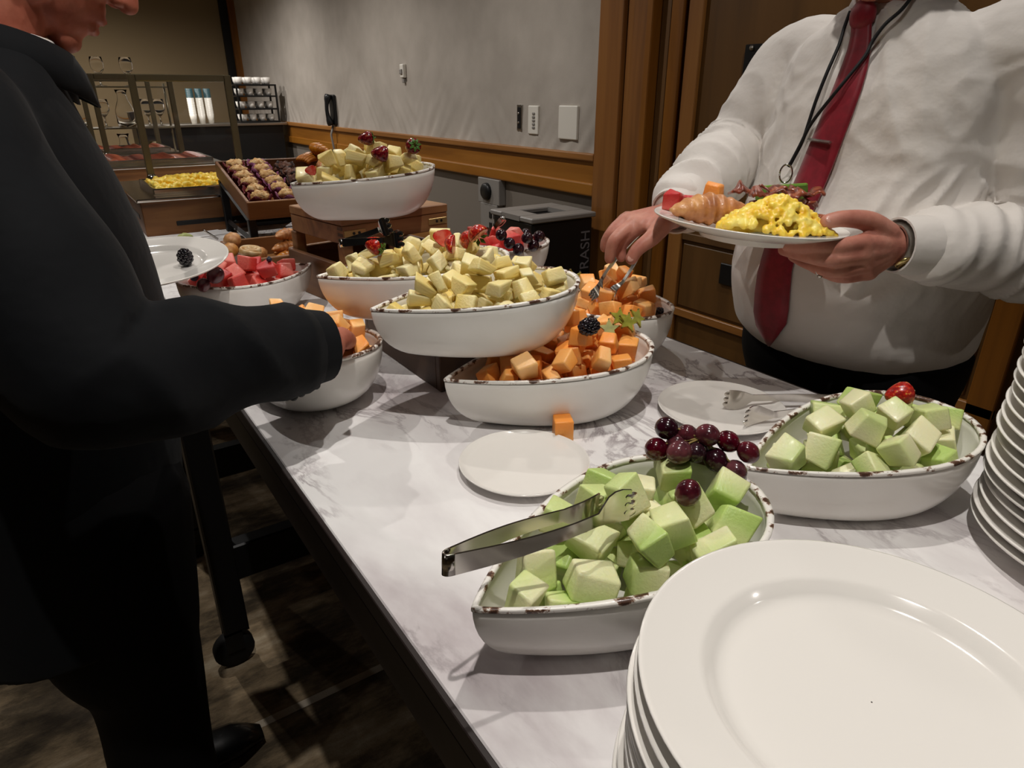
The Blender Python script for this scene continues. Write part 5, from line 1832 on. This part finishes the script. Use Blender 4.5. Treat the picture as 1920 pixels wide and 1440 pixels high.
def collar(center, face, r, parent, m, off, h=.045, drop=.03, tilt=.35, open_=.5):
    mb = MB()
    n = 40
    rows = []
    for (zz, rr) in [(0, r), (h * .6, r * .97), (h, r * .95), (h * .95, r * 1.03), (h * .5, r * 1.14), (-.004, r * 1.22)]:
        ring = []
        for j in range(n + 1):
            a = open_ * .35 + (2 * PI - open_ * .7) * j / n
            front = max(0, cos(a)) ** 2
            ring.append(Vector((center[0] + face * rr * 1.08 * cos(a), center[1] + rr * sin(a), center[2] + zz - front * drop * (1.0 if zz > .0 else 1.35) - tilt * .0)) - off)
        rows.append(ring)
    V = [p for r_ in rows for p in r_]
    F = []
    for i in range(len(rows) - 1):
        for j in range(n):
            F.append((i * (n + 1) + j, i * (n + 1) + j + 1, (i + 1) * (n + 1) + j + 1, (i + 1) * (n + 1) + j))
    me = me_from('collar', V, F, m)
    o = put('collar', me, parent)
    sd = o.modifiers.new('s', 'SOLIDIFY'); sd.thickness = .002
    return o
collar((1.212, .675, 1.465), -1, .070, man2, M_SHIRT, C2)
# tie, drawn on the shirt front
rows = [(1604, 1638, 20), (1603, 1637, 45), (1606, 1634, 70), (1597, 1636, 95), (1584, 1630, 130), (1570, 1621, 164), (1548, 1600, 219), (1523, 1580, 273), (1508, 1566, 310), (1490, 1548, 357),
        (1465, 1520, 410), (1437, 1493, 467), (1427, 1487, 512), (1421, 1484, 550), (1420, 1482, 580), (1424, 1478, 605), (1436, 1462, 628), (1445, 1449, 642)]
V, F = [], []
lastn = None
for (a, b, v) in rows:
    pts = []
    for k in range(5):
        u = a + (b - a) * k / 4
        pts.append(on_shirt(u, v, .007))
    good = [i for i, p in enumerate(pts) if p is not None]
    if not good:
        prev = [V[-5 + k] for k in range(5)]
        q = on_shirt((a + b) / 2 + 20, v, .008) or prev[2]
        pts = [prev[k] + Vector((0, 0, -.03)) for k in range(5)]
    else:
        for k in range(5):
            if pts[k] is None:
                g = min(good, key=lambda i: abs(i - k))
                ref = pts[g]
                t = (ref - CAMP).dot(ray(960, 720).normalized())
                u = a + (b - a) * k / 4
                d = ray(u, v)
                dd = d.normalized()
                pts[k] = CAMP + dd * (ref - CAMP).length * 1.0
    V += pts
n = len(rows)
for i in range(1, n - 1):           # relax so the silk hangs smoothly
    pass
Vs = [p.copy() for p in V]
for _ in range(1):
    for i in range(1, n - 4):
        for k in range(5):
            Vs[i * 5 + k] = V[i * 5 + k] * .5 + (V[(i - 1) * 5 + k] + V[(i + 1) * 5 + k]) * .25
    for i in range(1, n - 4):
        for k in range(5):
            V[i * 5 + k] = Vs[i * 5 + k].copy()
for i in range(n - 1):
    for k in range(4):
        F.append((i * 5 + k, (i + 1) * 5 + k, (i + 1) * 5 + k + 1, i * 5 + k + 1))
tie = put('tie', me_from('tie', [p - C2 for p in V], F, M_TIE), man2)
sd = tie.modifiers.new('s', 'SOLIDIFY'); sd.thickness = .005; sd.offset = 0
kn = MB().ball(V[2] + (V[7] - V[2]) * .5 - C2, .021, 18, None, (.7, 1.0, 1.15))
kn.build('tie_knot', M_TIE, man2, True)
# tie clip
pa, pb = on_shirt(1526, 262, .014), on_shirt(1566, 267, .014)
if pa and pb:
    MB().tube([pa - C2, pb - C2], .0045, 4, squash=.6).build('tie_clip', M_STEELB, man2)
# lanyard
def cord(pix, off):
    pts = [on_shirt(u, v, off) for u, v in pix]
    pts = [p for p in pts if p is not None]
    S = spline([tuple(p) + (.0028,) for p in pts], 5)
    return MB().tube([Vector(p[:3]) - C2 for p in S], .0028, 8)
ln = cord([(1606, 25), (1592, 58), (1577, 91), (1560, 140), (1541, 190), (1525, 230), (1512, 266), (1500, 292), (1486, 317)], .012).build('lanyard', M_CORD, man2, True)
cord([(1714, 2), (1690, 28), (1665, 55), (1643, 88), (1621, 117), (1577, 175), (1533, 233), (1508, 277), (1494, 304), (1486, 317)], .015).build('lanyard_strand', M_CORD, ln, True)
pr = on_shirt(1482, 332, .016)
rg = MB()
d = toC(pr)
a_ = d.cross(Vector((0, 0, 1))).normalized(); b_ = a_.cross(d)
rg.tube([pr + a_ * .010 * cos(t) + b_ * .015 * sin(t) - C2 for t in [2 * PI * k / 24 for k in range(25)]], .0016, 8)
rg.build('lanyard_ring', M_STEEL, ln, True)
pk = on_shirt(1478, 352, .018)
bc = pk + Vector((0, 0, -.010))
bd = put('badge', MB().box((-.003, -.042, -.05), (.003, .042, .012), bev=.002).mesh('badge', M_BADGE, False), man2, bc + d * .02 - C2, (rad(-8), rad(-28), rad(30)))
for k in range(3):
    MB().box((-.0036, -.03, .002 - .008 * k), (-.003, .018 - .01 * k, .0045 - .008 * k)).build('printed_line', M_INK, bd)
# trousers, belt, shoes
tr_ = MB()
torso(tr_, [(.72, 1.285, .15, .15, .185), (.80, 1.285, .165, .155, .195), (.87, 1.283, .192, .160, .208), (.925, 1.28, .186, .163, .212)], C2.y, -1)
legs(tr_, C2, 1.285, .675, -1, .80)
tr_.v = [p - C2 for p in tr_.v]
tme = remesh(tr_, .009, 5)
tme.materials.append(M_TROU)
put('trousers', tme, man2)
for s in (-1, 1):
    shoe(man2, 1.285, .675 + s * .108, -1, C2)
# watch on the left wrist
wD = (elL - wrL).normalized()
wp = wrL + wD * -.007
wt = cuff(wp, wD, .0315, .0325, .016, man2, M_STEELB, C2, 'watch_strap', .003)
fc = MB().lathe([(.0005, .004), (.012, .004), (.0135, .002), (.0135, 0), (.0005, 0)], 24)
dn = Vector((-.25, -.55, -.55)).normalized()
dn = (dn - wD * dn.dot(wD)).normalized()
Mq = dn.to_track_quat('Z', 'Y').to_matrix().to_4x4()
fc.v = [(Mq @ p) + wp + wD * .010 + dn * .030 - C2 for p in fc.v]
fc.build('watch_case', mat('gold_watch', '#c9b27a', rough=.25, metal=1.0), man2, True)
# ring on the ring finger
a, b = Pt(1540, 500, .985), Pt(1518, 494, 1.0)
ax = (b - a).normalized()
rr = MB()
u_ = ax.cross(Vector((0, 0, 1))).normalized(); w_ = u_.cross(ax)
c_ = Pt(1541, 501, .983)
rr.tube([c_ + (u_ * cos(t) + w_ * sin(t)) * .0118 - C2 for t in [2 * PI * k / 24 for k in range(25)]], .0018, 8)
rr.ball(c_ - w_ * .0128 - C2, .004, 8)
rr.build('finger_ring', M_STEEL, man2, True)

# ---- the plate he holds, with breakfast
PC2 = Pt(1404, 412, 1.03)
PR2 = Euler((rad(2), rad(4.0), 0)).to_matrix().to_4x4()
PM2 = Matrix.Translation(PC2) @ PR2
pl = bpy.data.objects.new('dinner_plate', BIG_ME)
link(pl)
pl.matrix_world = PM2 @ Matrix.Translation((0, 0, -.0288))
tag(pl, 'white dinner plate of eggs and bacon held by the person in white', 'plate')
rgt = Vector((cos(YAW), -sin(YAW), 0))
fw = Vector((sin(YAW), cos(YAW), 0))
def onp(r_, f_, z_):
    return PM2 @ (Vector((0, 0, z_)) + rgt * r_ + fw * f_)
eg = MB()
R = random.Random(8)
for k in range(620):
    a, q = R.uniform(0, 6.28), math.sqrt(R.random())
    x, y = q * cos(a), q * sin(a)
    h = .052 * max(0, 1 - (abs(x + .05)) ** 1.5) * (1 - .95 * y * y) + .003
    eg.ball(onp(.028 + x * .086, -.050 + y * .046, -.012 + h * (1 - .12 * R.random())), R.uniform(.0030, .0072), 6, jit=.4)
for k in range(24):
    x = -1 + 2 * k / 23
    eg.ball(onp(.028 + x * .074, -.046, -.014 + .020 * (1 - x * x)), .017 * (1.1 - abs(x) * .6), 10)
em = remesh(eg, .0018, 1, .3)
def well(r_):
    """height of the plate's upper face below its rim"""
    w_ = .1438 * .70
    return np.interp(r_, [0, w_ * .84, w_ * .95, w_, w_ * 1.05, .1395, .1438], [-.016, -.016, -.0125, -.0065, -.0045, -.001, 0])
PI2 = PM2.inverted()
for v_ in em.vertices:
    q = PI2 @ v_.co
    lo = float(well(math.hypot(q.x, q.y))) - .0008
    if q.z < lo:
        q.z = lo
        v_.co = PM2 @ q
em.materials.append(M_EGG)
egg_o = tag(put('scrambled_eggs', em), 'mound of yellow scrambled eggs on the held plate', 'eggs', kind='stuff')
def place(me, p, rz, rx=0, sc=1, ry=0):
    return Matrix.Translation(p) @ Matrix.Rotation(rz, 4, 'Z') @ Matrix.Rotation(ry, 4, 'Y') @ Matrix.Rotation(rx, 4, 'X') @ Matrix.Scale(sc, 4)
FT = [bvh([pl])[0], bvh([egg_o])[0]]
pdn = -(PM2.to_3x3() @ Vector((0, 0, 1)))
def serve(o, M, label, cat, group=None):
    o.matrix_world = M
    tag(o, label, cat, group)
    settle(o, pdn, FT, .001, .05, .08)
    FT.append(bvh([o])[0])
CRB = croissant_mesh('big_croissant', M_CROI, .15, .036, 5, .6)
serve(put('croissant', CRB), place(CRB, onp(-.060, .010, .0), -YAW + .06, 0, .84), 'large golden croissant on the held plate', 'croissant')
for k, (r_, f_, z_, L_) in enumerate([(.076, .022, .010, .085), (.068, .052, .010, .105), (.040, .080, .010, .105), (.066, .040, .020, .115)]):
    bm2 = bacon(L_, k + 3, .027, .004, .7)
    serve(put('bacon_strip', bm2), place(bm2, onp(r_, f_, z_), -YAW - .04 + .02 * k, rad(4)), 'crisp fried bacon strip beside the eggs on the held plate', 'bacon', 'bacon strips on the held plate')
serve(put('watermelon_cube', CUBES['watermelon'][0]), place(0, onp(-.106, .056, .010), .4, .1, .85), 'red watermelon piece at the edge of the held plate', 'watermelon')
serve(put('watermelon_cube', CUBES['watermelon'][1]), place(0, onp(-.074, .066, .020), 1.0, -.1, .85), 'red watermelon piece between cantaloupe and croissant on the held plate', 'watermelon')
serve(put('cantaloupe_cube', CUBES['cantaloupe'][2]), place(0, onp(-.042, .068, .020), .4, .1, 1.15), 'orange cantaloupe piece behind the croissant on the held plate', 'cantaloupe')
# ---- his tongs
tongs('serving_tongs', 'steel tongs gripped in the hand above the cantaloupe', Pt(1212, 428, 1.155), Pt(1108, 552, 1.215), Pt(1150, 558, 1.20), Vector((.5, .6, .6)), .014)

# ------------------------------------------------------------------ the man in the dark suit
C1 = Vector((-.09, 1.13, 0))
man1 = empty('person', C1, label='person in dark navy suit leaning over the cantaloupe bowl', cat='person')
s1R, e1R, w1R = Vector((-.085, .925, 1.315)), Vector((.005, .80, 1.085)), W1R
s1L, e1L, w1L = Vector((-.085, 1.335, 1.315)), Vector((-.16, 1.45, 1.05)), Vector((.02, 1.525, .995))
body = MB()
limb(body, [(-.06, 1.13, 1.30, .065), (-.035, 1.13, 1.39, .060), (.005, 1.145, 1.48, .058), (.02, 1.15, 1.52, .055)], 20)
HM1 = head(body, (.075, 1.15, 1.552), 0, rad(35), 1.0)
limb(body, [(-.09, 1.13, .80, .10), (-.09, 1.13, 1.05, .10), (-.07, 1.13, 1.28, .09)], 20)
for s in (-1, 1):
    limb(body, [(-.09, 1.13 + s * .09, .82, .07), (-.05, 1.13 + s * .10, .45, .05), (-.05, 1.13 + s * .105, .09, .04)], 12)
for S_, E_, W_ in ((s1R, e1R, w1R), (s1L, e1L, w1L)):
    limb(body, [(-.06, 1.13, 1.30, .06), tuple(S_) + (.045,), tuple(S_.lerp(E_, .5)) + (.045,), tuple(E_) + (.038,), tuple(E_.lerp(W_, .5)) + (.036,), tuple(W_) + (.026,)], 16)
# right hand reaching to the far side of the cantaloupe
dR = D1R
sdv = Vector((.98, -.05, 0)).normalized()
dnv = Vector((0, 0, -1))
def fing(base, d, s, L_, r, curl):
    pts = [base]
    p = base
    ang = 0
    for k, f in enumerate((.45, .3, .25)):
        ang += curl * (k + .6)
        dd = d * cos(ang) + dnv * sin(ang)
        p = p + dd * L_ * f
        pts.append(p)
    return [(pts[0], r * 1.12), (pts[1], r), (pts[2], r * .92), (pts[3], r * .82)]
def simple_hand(mb, W, d, s, curl=.25, thumb_s=1):
    mc = [W + d * .088 + s * (-.030 + .0205 * k) + Vector((0, 0, -.003 * abs(k - 1.5))) for k in range(4)]
    L_ = [.082, .092, .086, .068]
    hand(mb, W, [fing(mc[k], (d + s * (-.06 + .04 * k)).normalized(), s, L_[k], [.0112, .0115, .011, .0098][k], curl) for k in range(4)],
         [(W + d * .035 - s * .030 * thumb_s, .017), (W + d * .070 - s * .050 * thumb_s + dnv * .012, .0135), (W + d * .098 - s * .056 * thumb_s + dnv * .022, .0115), (W + d * .120 - s * .054 * thumb_s + dnv * .03, .010)], .025, .0145)
simple_hand(body, w1R, dR, sdv, .32, -1)
PC1 = Pt(277, 488, 1.27)
dL = (PC1 + Vector((-.02, 0, -.03)) - w1L).normalized()
dL = (Vector((.88, -.42, .24))).normalized()
simple_hand(body, w1L, dL, Vector((.42, .9, 0)).normalized(), -.03, 1)
body.v = [p - C1 for p in body.v]
bme = remesh(body, .0028, 3, .45)
bme.materials.append(M_SKIN2)
put('body', bme, man1)
hair_cap(HM1, man1, C1)
for q in (-1, 1):
    MB().ball(HM1 @ Vector((.070, q * .031, .016)) - C1, .0125, 16).build('eye', M_EYE, man1, True)
jk = MB()
torso(jk, [(.62, -.10, .165, .17, .215), (.72, -.10, .175, .165, .21), (.85, -.095, .190, .155, .208), (1.0, -.09, .205, .15, .212), (1.13, -.085, .198, .15, .215), (1.24, -.075, .165, .15, .212),
           (1.32, -.06, .125, .135, .195), (1.37, -.048, .10, .115, .155), (1.41, -.035, .082, .092, .10), (1.425, -.03, .074, .08, .082)], C1.y, 1)
wc = w1R + (e1R - w1R).normalized() * .045
limb(jk, [(-.07, 1.02, 1.30, .09), tuple(s1R) + (.092,), tuple(s1R.lerp(e1R, .55)) + (.088,), tuple(e1R) + (.080,), tuple(e1R.lerp(w1R, .45)) + (.069,), tuple(wc) + (.053,)], 24)
wc = w1L + (e1L - w1L).normalized() * .03
limb(jk, [(-.07, 1.24, 1.30, .09), tuple(s1L) + (.092,), tuple(s1L.lerp(e1L, .55)) + (.085,), tuple(e1L) + (.078,), tuple(e1L.lerp(w1L, .45)) + (.068,), tuple(wc) + (.056,)], 24)
jk.v = [p - C1 for p in jk.v]
jme = remesh(jk, .0075, 6, .5)
cR1 = [p - C1 for p in (s1R, e1R, w1R)]
def suit_fold(c):
    p = Vector(c)
    d, a = arm_param(p, cR1)
    arm = max(0, min(1, (.14 - d) / .05))
    f = arm * .009 * ridged(Vector((a * 11 + p.z * 7, p.y * 5, p.z * 5 - p.x * 4)))
    g = (1 - arm) * .005 * noise.noise(p * 6)
    return f + g
wrinkle(jme, suit_fold)
jme.materials.append(M_SUIT)
put('suit_jacket', jme, man1)
cuff(w1R + (e1R - w1R).normalized() * .004, e1R - w1R, .0475, .0545, .07, man1, M_SUIT, C1, 'jacket_cuff', .004)
cuff(w1R + (e1R - w1R).normalized() * .010, e1R - w1R, .040, .042, .05, man1, M_SHIRT, C1, 'shirt_cuff', .003)
for k in range(4):
    q = Pt(592 - 14 * k, 722 + 7 * k, .925 - .006 * k)
    MB().lathe([(.0005, .002), (.005, .003), (.0065, .0015), (.0065, 0), (.0005, 0)], 14, Matrix.Translation(q - C1) @ toC(q).to_track_quat('Z', 'Y').to_matrix().to_4x4()).build('cuff_button', M_DARKP, man1, True)
collar((-.022, 1.135, 1.398), 1, .066, man1, M_SHIRT, C1, .034, .012)
collar((-.028, 1.132, 1.385), 1, .088, man1, M_SUIT, C1, .05, .03)
tr_ = MB()
torso(tr_, [(.70, -.10, .14, .15, .18), (.80, -.10, .15, .15, .185), (.90, -.095, .16, .145, .185)], C1.y, 1)
legs(tr_, C1, -.05, 1.13, 1, .80, w=.112)
tr_.v = [p - C1 for p in tr_.v]
tme = remesh(tr_, .009, 5)
tme.materials.append(M_TROU)
put('trousers', tme, man1)
for s in (-1, 1):
    shoe(man1, -.05, 1.13 + s * .108, 1, C1)
# his plate with one blackberry
PM1 = Matrix.Translation(PC1) @ Matrix.Rotation(rad(7), 4, rgt)
pl = bpy.data.objects.new('dinner_plate', BIG_ME)
link(pl)
pl.matrix_world = PM1 @ Matrix.Translation((0, 0, -.0288))
tag(pl, 'white dinner plate with one blackberry held by the person in the suit', 'plate')
o = put('blackberry', BLACKB_ME)
o.matrix_world = PM1 @ Matrix.Translation(rgt * .066 + fw * .012 + Vector((0, 0, .004))) @ Matrix.Rotation(rad(20), 4, 'X') @ Matrix.Scale(1.3, 4)
tag(o, 'single blackberry on the plate held by the person in the suit', 'blackberry')
settle(o, -(PM1.to_3x3() @ Vector((0, 0, 1))), [bvh([pl])[0]], .0008, .02, .04)
